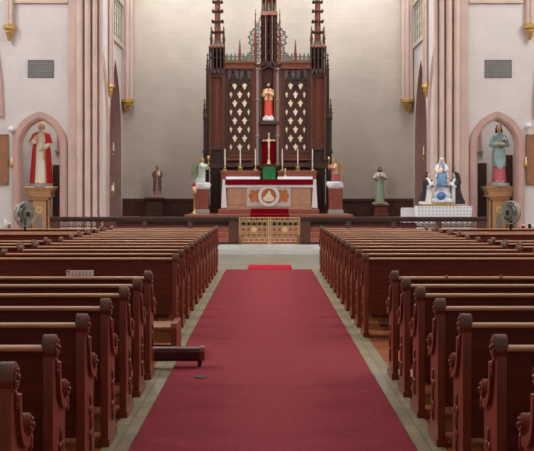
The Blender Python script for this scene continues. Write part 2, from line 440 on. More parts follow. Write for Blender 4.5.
grille('grey metal air grille in the white wall above the right niche', X(485, YF), X(511.5, YF), Z(77.5, YF), Z(60, YF))
# boards, little spotlights and lamps beside the niches
for s, px0, px1, w in ((-1, -10, 8.5, 'left'), (1, 526, 545, 'right')):
    mb = MB(); a, b = X(px0, YF), X(px1, YF); z0, z1 = Z(184.5, YF), Z(134.5, YF)
    t = thing('wall_board', 'tall brown wooden board on the wall at the %s edge' % w, 'board', ((a + b) / 2, YF, z0))
    h = (b - a) / 2
    MB().box(-h, h, -.06, 0, 0, z1 - z0).build('panel', 'board', t, bevel=.005)
    mb = MB()
    for x in (-h, h - .035): mb.box(x, x + .035, -.075, -.02, 0, z1 - z0)
    for z in (0, z1 - z0 - .035): mb.box(-h, h, -.075, -.02, z, z + .035)
    mb.build('frame', 'board', t, smooth=False)
for px, py, w in ((11, 129, 'left'), (528.5, 125.5, 'right')):
    t = thing('spotlight', 'small white globe spotlight on the wall beside the %s niche arch' % w, 'light', (X(px, 32.9), YF, Z(py, 32.9)))
    MB().lathe([(.07, 0), (.07, .02), (.03, .03), (.02, .06)], n=14).xform(Matrix.Rotation(PI / 2, 4, 'X')).build('base', 'cloth', t)
    MB().ell((0, -.12, 0), (.085, .085, .085)).build('globe', 'cloth', t)
for px, py, w in ((11.5, 164, 'left'), (526, 164, 'right')):
    t = thing('wall_sconce', 'small gilded candle sconce below the white spotlight, %s niche' % w, 'sconce', (X(px, 32.9), YF, Z(py, 32.9)))
    MB().lathe([(.0, -.1), (.05, -.08), (.07, 0), (.05, .06), (.02, .1)], (0, -.08, 0), 12).build('cup', 'gold', t)
    MB().box(-.03, .03, -.06, 0, -.05, .05).build('bracket', 'gold', t)
    MB().tube([(0, -.08, .08), (0, -.08, .22)], [.028, .02]).build('candle', 'candle', t)
# ================================================================ carpets
cp = MB(); n = 40
cp.box(-.95, .95, -2, 24.4, 0.004, 0.018)
tag(cp.build('carpet_runner', 'carpet', bevel=.004), 'long dark red carpet runner down the centre aisle', 'carpet')
rm = MB().box(X(248, 25), X(291.5, 25), 24.42, 25.75, 0.006, 0.03)
tag(rm.build('door_mat', 'red_mat', bevel=.006), 'small bright red mat at the far end of the long carpet', 'mat')
lf = MB().prism([(-.055, -.05), (.02, -.09), (.06, 0), (.05, .06), (-.02, .04), (-.06, .03)], lambda a, b, w: (a, b, w + .15 * abs(a) * abs(b) * 10), 0, .004)
o = tag(lf.build('scrap', 'scrap'), 'small dark scrap lying on the carpet near the protruding kneeler', 'scrap'); o.location = (X(201, 10.1), 10.1, .019)
# ================================================================ PEWS
def pew(L):
    t = thing('pew', '', 'pew')
    h = L / 2
    out = [(0.0, .05), (0.0, .885)] + circ(.055, .93, .062, 12, math.radians(215), math.radians(-20))[0:] + \
          [(.112, .87), (.114, .81), (.12, .75), (.138, .705), (.17, .668), (.215, .645), (.26, .637), (.29, .645)] + \
          circ(.344, .67, .05, 10, math.radians(160), math.radians(-70)) + [(.352, .59), (.33, .52), (.325, .42), (.335, .25), (.36, .12), (.365, .05)]
    inner = [(.1, .85), (.1, .79), (.105, .735), (.124, .685), (.158, .645), (.205, .618), (.255, .608), (.285, .613)]
    for s in (-1, 1):
        w0, w1 = sorted((s * h, s * (h - .05)))
        e = MB().prism(out, YZ, w0, w1)
        o0, o1 = sorted((s * (h - .055), s * (h + .005)))
        e.prism(circ(.055, .93, .065, 20), YZ, o0, o1)
        e.prism(circ(.344, .67, .053, 16), YZ, o0, o1)
        e.box(*sorted((s * (h - .062), s * (h + .012))), -.02, .39, 0, .055)
        e = e.build('bench_end', 'pew_end_wood', t, ang=30)
        c = MB(); f0, f1 = sorted((s * (h - .002), s * (h + .02)))
        c.strip(inner, YZ, .02, f0, f1)
        c.prism(circ(.055, .93, .05, 18), YZ, *sorted((s * h, s * (h + .014))))
        c.prism(circ(.344, .67, .04, 14), YZ, *sorted((s * h, s * (h + .014))))
        for cy, cz, R in ((.055, .93, .034), (.344, .67, .027)):
            for q in range(8):
                a = q / 7 * 2 * PI; c.ell((s * (h + .016), cy + R * math.cos(a), cz + R * math.sin(a)), (.004, .009, .009), 8, 5)
            c.ell((s * (h + .018), cy, cz), (.012, .014, .014), 8, 5)
        for cz, ry, rz in ((.605, .016, .03), (.57, .012, .022)): c.ell((s * (h + .006), .348, cz), (.014, ry, rz), 8, 5)
        for cz, ry, rz in ((.84, .016, .03), (.805, .012, .024)): c.ell((s * (h + .006), .07, cz), (.014, ry, rz), 8, 5)
        for cz, ry, rz, oy in ((.46, .018, .045, 0), (.40, .02, .03, -.028), (.40, .02, .03, .028), (.33, .014, .06, 0), (.25, .018, .03, -.022), (.25, .018, .03, .022), (.19, .012, .05, 0)):
            c.ell((s * (h + .002), .19 + oy, cz), (.014, ry, rz), 8, 5)
        c.build('carving', 'scroll_wood' if False else 'pew_end_wood', e, ang=40)
        # grey-brown half roll over the top of the scroll
        r = MB().prism(circ(.055, .93, .0665, 14, math.radians(10), math.radians(190)) , YZ, *sorted((s * (h - .056), s * (h + .006))))
        r.build('scroll_roll', 'scroll_wood', e, ang=30)
    b = MB(); a, c_ = -h + .05, h - .05
    b.prism([(.012, .27), (.04, .27), (.04, .918), (.012, .918)], YZ, a, c_)
    b.prism([(.004, .27), (.012, .27), (.012, .35), (.004, .35)], YZ, a, c_)
    b.build('backrest', 'pew_wood', t, smooth=False)
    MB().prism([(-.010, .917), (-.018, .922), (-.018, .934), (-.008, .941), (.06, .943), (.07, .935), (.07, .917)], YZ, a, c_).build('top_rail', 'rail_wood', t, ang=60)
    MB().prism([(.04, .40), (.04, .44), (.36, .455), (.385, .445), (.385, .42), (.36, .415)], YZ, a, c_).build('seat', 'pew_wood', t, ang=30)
    u = MB().box(a, c_, .33, .355, .30, .415)
    for x in (a * .33, c_ * .33): u.box(x - .02, x + .02, .06, .33, 0, .41)
    u.build('seat_support', 'pew_wood', t, smooth=False)
    k = MB().prism([(-.30, .16), (-.30, .2), (-.28, .215), (-.15, .215), (-.135, .2), (-.135, .16)], YZ, a + .1, c_ - .1)
    k = k.build('kneeler', 'kneeler_pad', t, ang=30)
    kl = MB()
    for x in (a + .25, 0, c_ - .25):
        kl.box(x - .018, x + .018, -.28, .03, .12, .16); kl.box(x - .018, x + .018, -.24, -.2, 0, .13)
    kl.box(a, c_, .005, .04, .1, .17)
    kl.build('kneeler_frame', 'plank', k, smooth=False)
    return t
P0 = pew(2.3)
S0 = pew(2.7)
ORD = ['first', 'second', 'third', 'fourth', 'fifth', 'sixth', 'seventh', 'eighth', 'ninth', 'tenth', 'eleventh', 'twelfth']
GP = 'brown pews in rows facing the altar'
front = [4.6, 5.5, 6.46, 7.4, 8.35, 9.2, 10.05]
used = []
def put(proto, x, y, label):
    if proto not in used:
        used.append(proto); proto.location = (x, y, 0); proto['label'] = label; proto['group'] = GP; return proto
    return dup(proto, (x, y, 0), label)
PEWS = {}
for s, w in ((-1, 'left'), (1, 'right')):
    for i, y in enumerate(front):
        PEWS[w, i] = put(P0, s * (1.11 + 1.15), y, 'brown scroll-ended pew %s of the carpet, %s row from the camera' % (w, ORD[i]))
    for i in range(12):
        y = 13.0 + .965 * i
        put(P0, s * (1.11 + 1.15), y, 'brown scroll-ended pew %s of the carpet, %s row beyond the cross aisle' % (w, ORD[i]))
    for i, y in enumerate([15.8, 16.75, 17.7, 20.8, 21.72, 23.62]):
        put(S0, s * (3.58 + 1.35), y, 'brown pew in the far %s side block, %s row counted from its near end' % (w, ORD[i]))
# coat clips on a right pew, leaflet on a left one
for px in (446.5, 501):
    d = 10.05
    mb = MB().box(-.008, .008, -.022, .05, -.03, .002).ell((0, 0, .008), (.011, .011, .011), 8, 6)
    o = mb.build('rail_clip', 'old_brass', PEWS['right', 6]); o.location = (X(px, d) - 2.26, .0, .943)
d = 10.13
t = thing('leaflet', 'white printed leaflet standing up behind a left pew rail', 'leaflet', (X(79.5, d), d + .035, .85))
MB().prism([(0, -.39), (.006, -.39), (-.012, .148), (-.018, .148)], YZ, -.125, .125).build('sheet', 'paper', t, smooth=False)
mb = MB()
for i in range(7):
    x = -.1 + i * .032; mb.prism([(-.0185, .135), (-.0175, .135), (-.0155, .06), (-.0165, .06)], YZ, x, x + .006)
mb.build('print', 'paper_grey', t, smooth=False)
MB().prism([(-.0195, .142), (-.0185, .142), (-.018, .126), (-.019, .126)], YZ, -.118, -.095).build('red_mark', 'robe_red', t, smooth=False)
# low bench + kneeler left in the cross aisle
t = thing('low_bench', 'low wooden bench in the left cross aisle, its end panel beside the carpet', 'bench', (-.965, 11.3, 0))
MB().box(-1.9, -.05, -.02, .5, .30, .335).build('top', 'plank', t, bevel=.006)
for x in (-1.95, -.06): MB().prism([(-.05, 0), (-.05, .33), (-.02, .37), (.52, .37), (.56, .33), (.56, 0)], YZ, x, x + .06).build('end_panel', 'pew_end_wood', t, smooth=False)
MB().box(-1.9, -.06, .0, .03, .17, .30).build('front_board', 'plank', t, smooth=False)
MB().box(-1.9, -.06, .2, .24, .05, .12).build('stretcher', 'pew_wood', t, smooth=False)
d = 10.72
t = thing('kneeler', 'dark red padded kneeler sticking out into the aisle over the carpet', 'kneeler', (X(203, d), d, 0))
MB().prism([(-.085, .11), (-.095, .17), (-.075, .205), (.075, .205), (.095, .17), (.085, .11)], YZ, -1.5, -.02).build('pad', 'kneeler_pad', t, ang=30)
MB().box(-1.5, -.03, -.06, .06, .08, .11).build('board', 'deep_wood', t, smooth=False)
MB().prism([(-.095, .09), (-.098, .18), (-.06, .215), (.06, .215), (.098, .18), (.095, .09)], YZ, -.03, .02).build('end_cap', 'pew_end_wood', t, ang=30)
for x in (-.03, -1.35): MB().tube([(x - .06, 0, .12), (x - .01, 0, .11), (x, 0, .06), (x - .005, 0, .035), (x - .005, 0, 0.022 if x > -1 else 0.001)], [.024, .024, .02, .018, .022]).build('leg', 'black_metal', t)
# ================================================================ ALTAR RAIL AND GATE
YR = 31.0
ps = MB().box(-6.2, 6.2, YR - .12, YR + .14, .14, .26)
tag(ps.build('rail_plinth', 'white_marble', bevel=.01), 'long white marble plinth under the altar rail', 'plinth')
def rail(label, x0, x1):
    t = thing('altar_rail', label, 'railing', ((x0 + x1) / 2, YR, .26)); h = (x1 - x0) / 2
    MB().box(-h, h, -.1, .1, .7, .78).box(-h, h, -.07, .07, .64, .70).build('top_rail', 'deep_wood', t, bevel=.01)
    MB().box(-h, h, -.06, .06, 0, .07).build('bottom_rail', 'deep_wood', t, bevel=.005)
    n = 4
    for i in range(n + 1):
        w = .14 if i in (0, n) else .07
        x = -h + w + (2 * h - 2 * w) * i / n
        MB().box(x - w, x + w, -.065, .065, .07, .64).build('post', 'dark_wood', t, bevel=.006)
    mb = MB(); k = int(2 * h / .15)
    for i in range(k):
        x = -h + (i + .5) * 2 * h / k
        mb.strip(circ(x, .565, .055, 12) + [(x + .055, .565)], XZ, .011, -.02, .02)
        mb.strip([(x - .075, .5), (x, .53), (x + .075, .5)], XZ, .009, -.018, .018)
        mb.ell((x, 0, .565), (.02, .022, .02), 8, 5)
    mb.box(-h, h, -.015, .015, .485, .5)
    mb.build('pierced_frieze', 'dark_wood', t, smooth=False)
    return t
gl, gr = X(238.5, YR), X(300.5, YR)
rail('dark wooden altar rail with pierced frieze, left of the gilded gate', -6.15, gl)
rail('dark wooden altar rail with pierced frieze, right of the gilded gate', gr, 6.15)
gw = (gr - gl) / 2 - .012
def gate(label, x0, x1, hinge):
    t = thing('gate', label, 'gate', ((x0 + x1) / 2, YR, .262)); h = (x1 - x0) / 2 - .004
    mb = MB(); H = .77
    for x in (-h, h - .045): mb.box(x, x + .045, -.025, .025, 0, H)
    for z in (.07, .16, H - .12, H - .03): mb.box(-h, h, -.022, .022, z, z + .025)
    mb.build('frame', 'gate_gold', t, smooth=False)
    mb = MB(); n = 5
    for i in range(n):
        for j in range(3):
            cx = -h + .05 + (2 * h - .1) * (i + .5) / n; cz = .185 + (H - .30) * (j + .5) / 3
            mb.strip(circ(cx, cz, .058, 12) + [(cx + .058, cz)], XZ, .008, -.014, .014)
            for q in range(4):
                a = q * PI / 2 + PI / 4
                mb.strip([(cx + .056 * math.cos(a), cz + .056 * math.sin(a)), (cx + .1 * math.cos(a), cz + .1 * math.sin(a))], XZ, [.014, .006], -.012, .012)
        cx = -h + .05 + (2 * h - .1) * (i + .5) / n
        mb.strip(circ(cx, H - .06, .035, 8) + [(cx + .035, H - .06)], XZ, .009, -.014, .014)
        mb.strip(circ(cx, .128, .022, 8) + [(cx + .022, .128)], XZ, .009, -.014, .014)
    mb.build('scrollwork', 'gate_gold', t, smooth=False)
    ms = MB()
    cz = .185 + (H - .30) * .5
    ms.prism([(r_ * math.cos(a), cz + r_ * math.sin(a)) for k in range(16) for r_, a in ((.12 if k % 2 == 0 else .06, k * PI / 8),)], XZ, -.03, -.01)
    ms.build('rosette', 'pale_gold', t, smooth=False)
    x = hinge * (h - .05)
    MB().lathe([(.05, 0), (.055, .05), (.04, .1), (.05, .16), (.03, .2), (.045, .24), (.0, .28)], (x, -.06, 0), 10).build('finial', 'old_brass', t)
    return t
gc = (gl + gr) / 2
gate('left leaf of the gilded openwork gate in the altar rail', gl + .006, gc - .002, -1)
gate('right leaf of the gilded openwork gate in the altar rail', gc + .002, gr - .006, 1)
# ================================================================ ALTAR STEPS, ALTAR
AC = 0.02
t = thing('altar_steps', 'red marble steps under the high altar', 'steps', (AC, 36.0, .83))
MB().box(-2.78, 2.78, 0, 4.4, 0, .16).build('lower_step', 'step_red', t, bevel=.01)
MB().box(-1.72, 1.72, 1.4, 3.15, .16, .33).build('upper_step', 'step_red', t, bevel=.01)
sc = MB(); w = 19 / F * 37
sc.prism([(-.012, .0), (-.012, .172), (1.388, .172), (1.388, .342), (1.93, .342), (1.93, .331), (1.4, .331), (1.4, .161), (0, .161), (0, 0)], YZ, -w, w)
o = tag(sc.build('step_carpet', 'velvet', smooth=False), 'crimson strip of carpet on the red altar steps', 'carpet'); o.location = (AC + .03, 35.998, .832)
YB = 38.0; zb = 1.16
t = thing('altar', 'high altar with tan marble front and white medallion panel', 'altar', (AC, YB, zb))
MB().box(-1.46, 1.5, 0, .75, 0, .10).box(-1.44, 1.48, .02, .75, .1, .92).build('body', 'marble_tan', t, bevel=.006)
MB().box(-1.54, 1.58, -.04, .8, .92, 1.0).build('mensa', 'white_marble', t, bevel=.006)
for x in (-.5, .58): pass
for x0, x1 in ((-1.40, -.74), (.86, 1.44)): MB().box(x0, x1, .006, .03, .16, .8).build('side_panel', 'marble_tan', t, smooth=False)
pw = 22 / F * YB; cx = X(268.8, YB) - AC
mb = MB().box(cx - pw, cx + pw, -.02, .03, .09, .80)
mb = mb.build('front_panel', 'white_marble', t, bevel=.004)
for s in (-1, 1):
    q = MB(); x0 = cx + s * .47
    cs_ = [(0, 0, .17), (-.1, .14, .085), (.1, .14, .085), (-.1, -.14, .085), (.1, -.14, .085), (.15, 0, .085), (-.15, 0, .085)]
    pl = []
    for k in range(48):
        a = 2 * PI * k / 48; r = .32
        while r > .1 and not any(math.hypot(r * math.cos(a) - p_, r * math.sin(a) - q_) < w_ for p_, q_, w_ in cs_): r -= .004
        pl.append((x0 + r * math.cos(a), .45 + r * math.sin(a)))
    q.prism(pl, XZ, -.03, -.01)
    q.build('inlay', 'marble_orange', mb, smooth=False)
q = MB().strip(circ(cx, .45, .315, 32) + [(cx + .315, .45)], XZ, .055, -.055, -.015); q.build('medallion_ring', 'cloth', mb, ang=30)
MB().prism(circ(cx, .45, .27, 28), XZ, -.03, -.012).build('medallion', 'marble_orange', mb, smooth=False)
q = MB().ell((cx, -.04, .42), (.12, .03, .13)).ell((cx + .02, -.05, .56), (.055, .03, .06)).ell((cx - .1, -.04, .36), (.1, .025, .07)).ell((cx + .11, -.04, .36), (.08, .025, .08)).ell((cx, -.04, .3), (.17, .025, .05))
q.build('relief', 'robe_white', mb)
# cloths on the altar
zt = zb + 1.0
t = thing('altar_cloth', 'white altar cloth hanging in folds down both ends of the high altar', 'cloth', (AC, YB, zt))
MB().box(-1.56, 1.60, -.05, .8, .002, .012).box(-1.56, 1.60, -.058, -.045, -.26, .012).build('top_cloth', 'cloth', t, bevel=.003)
for s, xe in ((-1, -1.555), (1, 1.595)):
    m_ = MB(); rows = []
    for j in range(9):
        v = j / 8; r = []
        for i in range(17):
            a = i / 16; fold = math.sin(a * 5 * PI) * (.012 + .03 * v)
            yy = -.05 + .62 * a * (1 - .1 * v)
            r.append((xe + s * (.004 + .03 + fold + .02 * v) , yy, .012 - .98 * v - .02 * math.sin(a * 4)))
        rows.append(r + [(p[0] - s * .012, p[1], p[2]) for p in reversed(r)])
    m_.rings(rows).build('side_drop', 'cloth', t, ang=60)
    m2 = MB(); m2.rings([[(xe - s * (.06 + .05 * v) , -.062, .0 - .96 * v), (xe + s * (.03 + .05 * v), -.066 - .02 * v, -.96 * v), (xe + s * (.03 + .05 * v), -.05, -.96 * v), (xe - s * (.06 + .05 * v) , -.05, -.96 * v)] for v in (0, .25, .5, .75, 1)]).build('front_fold', 'cloth', t, ang=30)
fr = MB().box(-1.5, 1.53, -.08, -.062, -.155, .02).box(-1.5, 1.53, -.08, .22, .013, .022)
for i in range(60): fr.box(-1.5 + i * .0505, -1.5 + i * .0505 + .03, -.078, -.064, -.18, -.15)
o = tag(fr.build('altar_frontal', 'velvet', smooth=False), 'crimson velvet band along the front of the altar table', 'cloth'); o.location = (AC, YB, zt + .002)
# gradine
YG = 38.85
for px0, px1, w in ((221, 260.5, 'left'), (278, 316.5, 'right')):
    a, b = X(px0, YG), X(px1, YG)
    t = thing('gradine', 'red marble candle shelf behind the altar, %s of the green veil' % w, 'shelf', ((a + b) / 2, YG, zb)); h = (b - a) / 2
    MB().box(-h, h, 0, .28, 0, Z(172.5, YG) - zb).build('block', 'marble_red', t, bevel=.008)
    MB().box(-h - .02, h + .02, -.03, .29, Z(172.5, YG) - zb, Z(170.6, YG) - zb).build('ledge', 'marble_red', t, bevel=.008)
for px0, px1, w in ((226, 260, 'left'), (277.5, 312.5, 'right')):
    a, b = X(px0, 38.5), X(px1, 38.5)
    mb = MB().box(a, b, 38.4, 38.8, zt + .013, zt + .12)
    tag(mb.build('shelf_cloth', 'cloth', bevel=.02), 'white folded linen runner at the back of the altar, %s of the veil' % w, 'cloth')
# tabernacle with green veil
d = 38.55
mb = MB(); c0 = X(269.1, d); hw = 6.0 / F * d; zt1 = Z(167, d)
t = thing('tabernacle', 'green pleated veil over the tabernacle at the centre of the altar', 'tabernacle', (c0, d, zt + .024))
rows = []
for v in (0, .3, .6, .9, 1.0):
    r = []
    for k in range(48):
        a = 2 * PI * k / 48; cs, sn = math.cos(a), math.sin(a)
        q = max(abs(cs), abs(sn)); f = 1 + .06 * math.cos(a * 16) * (1 - v * .6)
        r.append((hw * cs / q * f * (1 if v < 1 else .8), .17 * sn / q * f + .04, v * (zt1 - zt - .024)))
    rows.append(r)
mb.rings(rows).build('veil', 'green_cloth', t, ang=60)
MB().box(-hw - .03, hw + .03, .22, .3, 0, .55).build('case', 'deep_wood', t, smooth=False)
# candlesticks
def candlestick(label, px, d, ztop, zb_, group, big=1.0, rosette=False):
    t = thing('candlestick', label, 'candlestick', (X(px, d), d, zb_), 0, group)
    H = ztop - zb_; s = big
    MB().lathe([(.075 * s, 0), (.08 * s, .015), (.05 * s, .04), (.02 * s, .06), (.035 * s, .1), (.018 * s, .13), (.02 * s, .17), (.045 * s, .18), (.045 * s, .19), (.02, .19)], n=14).build('stem', 'brass', t)
    MB().tube([(0, 0, .188), (0, 0, H)], [.021, .019], 10).build('candle', 'candle', t)
    return t
zg = Z(170.6, YG)
first = candlestick('', 225, 38.95, Z(149, 38.95), zg, 'tall altar candles')
NAM = ['outermost on the left', 'middle one of the left three', 'nearest left of the cross', 'nearest right of the cross', 'middle one of the right three', 'outermost on the right']
for i, px in enumerate((225, 240.3, 255.5, 282.3, 297.8, 312.5)):
    lab = 'tall white altar candle in brass stick, ' + NAM[i]
    if i == 0: first['label'] = lab; cdl = first
    else: cdl = dup(first, (X(px, 38.95), 38.95, zg), lab)
    if i in (1, 4):
        sb_ = MB().prism([((.1 if k % 2 else .075) * math.cos(k * PI / 8), .11 + (.1 if k % 2 else .075) * math.sin(k * PI / 8)) for k in range(16)], XZ, -.1, -.08).build('sunburst', 'old_brass', cdl, smooth=False)
        MB().ell((0, -.105, .11), (.045, .02, .045)).build('boss', 'gold', sb_)
candlestick('short brass candle stub just right of the green veil', 285.3, 38.6, Z(168, 38.6), zt + .122, None, .7)
# ================================================================ REREDOS
YQ = 39.5
t = thing('reredos', 'tall carved dark wooden gothic reredos with spires behind the altar', 'altarpiece', (0, YQ, zb))
def rx(px): return X(px, YQ)
def rz(py): return Z(py, YQ) - zb
def rbox(mb, p0, p1, q0, q1, y0, y1): return mb.box(rx(p0), rx(p1), y0, y1, rz(q1), rz(q0))
def pinn(mb, px, q0, q1, w, y, crockets=3):
    """slim square pinnacle with crockets and a finial"""
    x = rx(px); z0 = rz(q1); z1 = rz(q0); H = z1 - z0
    mb.frustum(x, y, z0, z0 + H * .35, w, w, w, w)
    mb.frustum(x, y, z0 + H * .33, z0 + H * .38, w * 1.5, w * 1.5, w * 1.5, w * 1.5)
    mb.frustum(x, y, z0 + H * .38, z1, w * .9, w * .9, .008, .008)
    for i in range(crockets):
        z = z0 + H * (.5 + .4 * i / max(1, crockets - 1)); r = w * (1.45 - .28 * i)
        mb.ell((x, y, z), (r, r, w * .55), 8, 5)
mb = MB()
rbox(mb, 224, 312, 64, 213, .12, .5)                     # back screen
rbox(mb, 203, 333, 205, 213, .0, .5)
mb.build('back_screen', 'dark_wood', t, smooth=False)
MIR = 267.6
def m2(px, s): return px if s < 0 else 2 * MIR - px
def sb(mb, s, p0, p1, q0, q1, y0, y1):
    a, b = sorted((m2(p0, s), m2(p1, s))); return rbox(mb, a, b, q0, q1, y0, y1)
for s in (-1, 1):
    # outer low buttress
    mb = MB(); sb(mb, s, 203.3, 208.5, 118, 213, .05, .45); sb(mb, s, 205.8, 209.5, 74, 118, .1, .4)
    x = rx(m2(205.8, s)); mb.frustum(x, .25, rz(118), rz(110), .11, .2, .04, .1)
    sb(mb, s, 202.8, 209, 116, 119, .0, .5); sb(mb, s, 202.5, 210, 150, 153, 0, .5)
    mb.build('buttress', 'deep_wood', t, smooth=False)
    mb = MB(); pinn(mb, m2(207.2, s), 52, 78, .05, .2); mb.build('pinnacle', 'dark_wood', t, ang=30)
    mb = MB(); pinn(mb, m2(204.2, s), 98, 120, .05, .2); mb.build('pinnacle', 'dark_wood', t, ang=30)
    # main tower body with framed recessed panel
    mb = MB(); sb(mb, s, 209, 225, 70, 150, .1, .5)
    for p in (209, 222.6): sb(mb, s, p, p + 2.4, 70, 160, -.12, .3)
    sb(mb, s, 209, 225, 142, 150, -.08, .3); sb(mb, s, 209, 225, 70, 77, -.1, .3)
    tw = mb.build('tower', 'dark_wood', t, smooth=False)
    mb = MB(); sb(mb, s, 211.4, 222.6, 77, 142, .04, .12); sb(mb, s, 215.4, 218.6, 80, 140, .01, .1)
    mb.build('panel', 'red_wood', tw, smooth=False)
    mb = MB()
    sb(mb, s, 208.5, 225.5, 150, 166, .0, .5)
    sb(mb, s, 206.5, 226.5, 165, 168.5, -.3, .5); sb(mb, s, 208, 225, 163, 165.5, -.2, .5)
    sb(mb, s, 210.5, 222.5, 168.5, 212, -.18, .5); sb(mb, s, 209, 224, 209, 213, -.26, .5); sb(mb, s, 210, 223, 172, 174, -.21, .5)
    for p in (211.5, 216.5, 221.5): sb(mb, s, p - .8, p + .8, 174, 209, -.22, 0)
    mb.build('pedestal', 'deep_wood', t, smooth=False)
    # upper tower stage with tracery openings
    mb = MB(); sb(mb, s, 211, 223.5, 47, 70, .1, .45)
    for p in (209.6, 213.2, 217, 220.8, 224.2): sb(mb, s, p - .7, p + .7, 46, 74, -.1, .3)
    sb(mb, s, 208.8, 225.2, 69, 71.5, -.14, .4); sb(mb, s, 209.5, 224.5, 57, 58.2, -.08, .3)
    for p in (211.4, 215.1, 218.9, 222.5):
        mb.strip([(rx(m2(p - 1.6, s)), rz(53)), (rx(m2(p, s)), rz(49)), (rx(m2(p + 1.6, s)), rz(53))], XZ, .018, -.06, .12)
        mb.ell((rx(m2(p, s)), -.1, rz(73)), (.06, .06, .1), 8, 6)
    up = mb.build('tower_stage', 'deep_wood', t, smooth=False)
    mb = MB(); sb(mb, s, 209.8, 224.6, 44.8, 47.6, -.1, .4); mb.build('cornice', 'pale_wood', up, smooth=False)
    mb = MB()
    for p, y in ((211.2, -.05), (223.6, -.05), (211.2, .35), (223.6, .35)):
        mb = MB(); pinn(mb, m2(p, s), 26, 46, .038, y); mb.build('pinnacle', 'dark_wood', t, ang=30)
    # spire shaft with crocketed rings
    mb = MB(); cxp = rx(m2(217.4, s)); y = .15
    for px_ in (-.085, 0, .085): mb.tube([(cxp + px_, y - .09 + abs(px_), rz(46)), (cxp + px_ * .6, y - .06, rz(-40))], [.036, .026], 8)
    mb.frustum(cxp, y, rz(46), rz(-40), .09, .09, .06, .06); mb.frustum(cxp, y, rz(-40), rz(-75), .06, .06, .01, .01)
    sp = mb.build('spire', 'red_wood', t, ang=30)
    mb = MB()
    for i, q in enumerate((32, 21.3, 11, 1.7, -8, -18, -28, -38)):
        mb = MB(); r = .19 - .012 * i; z = rz(q)
        mb.frustum(cxp, y, z - .03, z + .03, r * .8, r * .8, r * .8, r * .8)
        for a in range(8):
            c, d_ = [(1, 0), (1, 1), (0, 1), (-1, 1), (-1, 0), (-1, -1), (0, -1), (1, -1)][a]
            mb.ell((cxp + c * r, y + d_ * r, z + .015), (.045, .045, .05), 8, 5)
        mb.build('crocket_ring', 'deep_wood', sp, ang=30)
    mb = MB(); sb(mb, s, 213.5, 221.5, 41, 46, .0, .3); mb.build('spire_base', 'green_patina', sp, smooth=False)
    # lattice panel with frame
    mb = MB(); sb(mb, s, 226, 252.5, 84, 152, .06, .2)
    for a, b in ((225, 228), (250.8, 253.2)): sb(mb, s, a, b, 68, 166, -.02, .25)
    for i in range(7): sb(mb, s, 228 + i * 3.8 - .15, 228 + i * 3.8 + .15, 84, 152, .035, .08)
    sb(mb, s, 225, 253, 150, 153, -.05, .25); sb(mb, s, 225, 253, 157, 159, -.05, .25); sb(mb, s, 225, 253, 163, 167, -.1, .25)
    for i in range(15): 
        q = 86 + i * 4.5; sb(mb, s, 228, 251, q - .15, q + .15, .04, .08)
    lt = mb.build('lattice_panel', 'dark_wood', t, smooth=False)
    mb = MB()
    sb(mb, s, 228, 250.8, 153.2, 156.8, .02, .1); sb(mb, s, 225, 253, 158.6, 160.4, -.08, .2)
    mb.build('rail', 'red_wood', lt, smooth=False)
    mb = MB(); u = 1 / F * YQ
    def fleur(px, q, half=0):
        cx, cz = rx(m2(px, s)), rz(q)
        hf = .55 if half else 1
        o = [(0, 3.7), (.9, 2.8), (.8, 1.5), (1.8, 1.8), (2.6, .8), (1.9, -.3), (.9, -.2), (1.6, -1.2), (.9, -2.0), (.8, -2.7), (0, -3.6)]
        o = o + [(-a, b) for a, b in o[-2:0:-1]]
        mb.prism([(cx + a * u * hf, cz + b * u * (.85 if half else 1)) for a, b in o], XZ, .015, .058)
    for r_ in range(8):
        q = 86 + r_ * 8.75
        if r_ % 2 == 0:
            fleur(234.8, q); fleur(244.6, q)
        else:
            fleur(239.7, q); fleur(230.9, q, 1); fleur(248.6, q, -1)
    mb.build('gilt_fleurons', 'cream_gilt', lt, smooth=False)
    # gablet heads
    mb = MB(); sb(mb, s, 227, 251.5, 69, 86, .07, .2); hd = mb.build('panel_head', 'grey_paint', t, smooth=False)
    mb = MB()
    for c in (233.3, 245.5):
        c_ = rx(m2(c, s)); w = 5.6 * u
        mb.strip([(c_ - w, rz(86)), (c_ - w * .6, rz(80.5)), (c_ - w * .2, rz(77)), (c_, rz(71)), (c_ + w * .2, rz(77)), (c_ + w * .6, rz(80.5)), (c_ + w, rz(86))], XZ, .05, -.0, .1)
        mb.prism([(c_ - w, rz(88)), (c_ - w * .5, rz(81)), (c_, rz(77)), (c_ + w * .5, rz(81)), (c_ + w, rz(88)), (c_ + w * .55, rz(84.5)), (c_, rz(82.5)), (c_ - w * .55, rz(84.5))], XZ, .01, .09)
        for dx in (-.6, .6): mb.ell((c_ + dx * w, .0, rz(79.5)), (.05, .04, .05), 8, 5)
        mb.ell((c_, 0, rz(72)), (.06, .05, .06), 8, 5)
    sb(mb, s, 238.8, 240, 69, 86, -.02, .1)
    mb.build('gablets', 'deep_wood', hd, ang=30)
    # cornice, cresting
    mb = MB(); sb(mb, s, 224.5, 253.5, 63, 68.5, -.1, .3); sb(mb, s, 224.5, 254, 67.5, 69, -.14, .3); sb(mb, s, 224.5, 254, 62, 63.4, -.14, .3)
    mb.build('cornice', 'red_wood', t, smooth=False)
    mb = MB()
    sb(mb, s, 225, 253.5, 59.5, 63, -.01, .03)
    for i in range(7):
        c = 227 + i * 4.1; cx_ = rx(m2(c, s))
        mb.prism([(cx_ - .073, rz(62)), (cx_ + .073, rz(62)), (cx_ + .045, rz(59)), (cx_ + .075, rz(56.5)), (cx_ + .04, rz(55.5)), (cx_, rz(52.6)), (cx_ - .04, rz(55.5)), (cx_ - .075, rz(56.5)), (cx_ - .045, rz(59))], XZ, -.05, 0)
    mb.build('cresting', 'green_patina', t, smooth=False)
    mb = MB(); pinn(mb, m2(239.8, s), 39.5, 62, .045, -.02, 4); mb.build('finial', 'red_wood', t, ang=30)
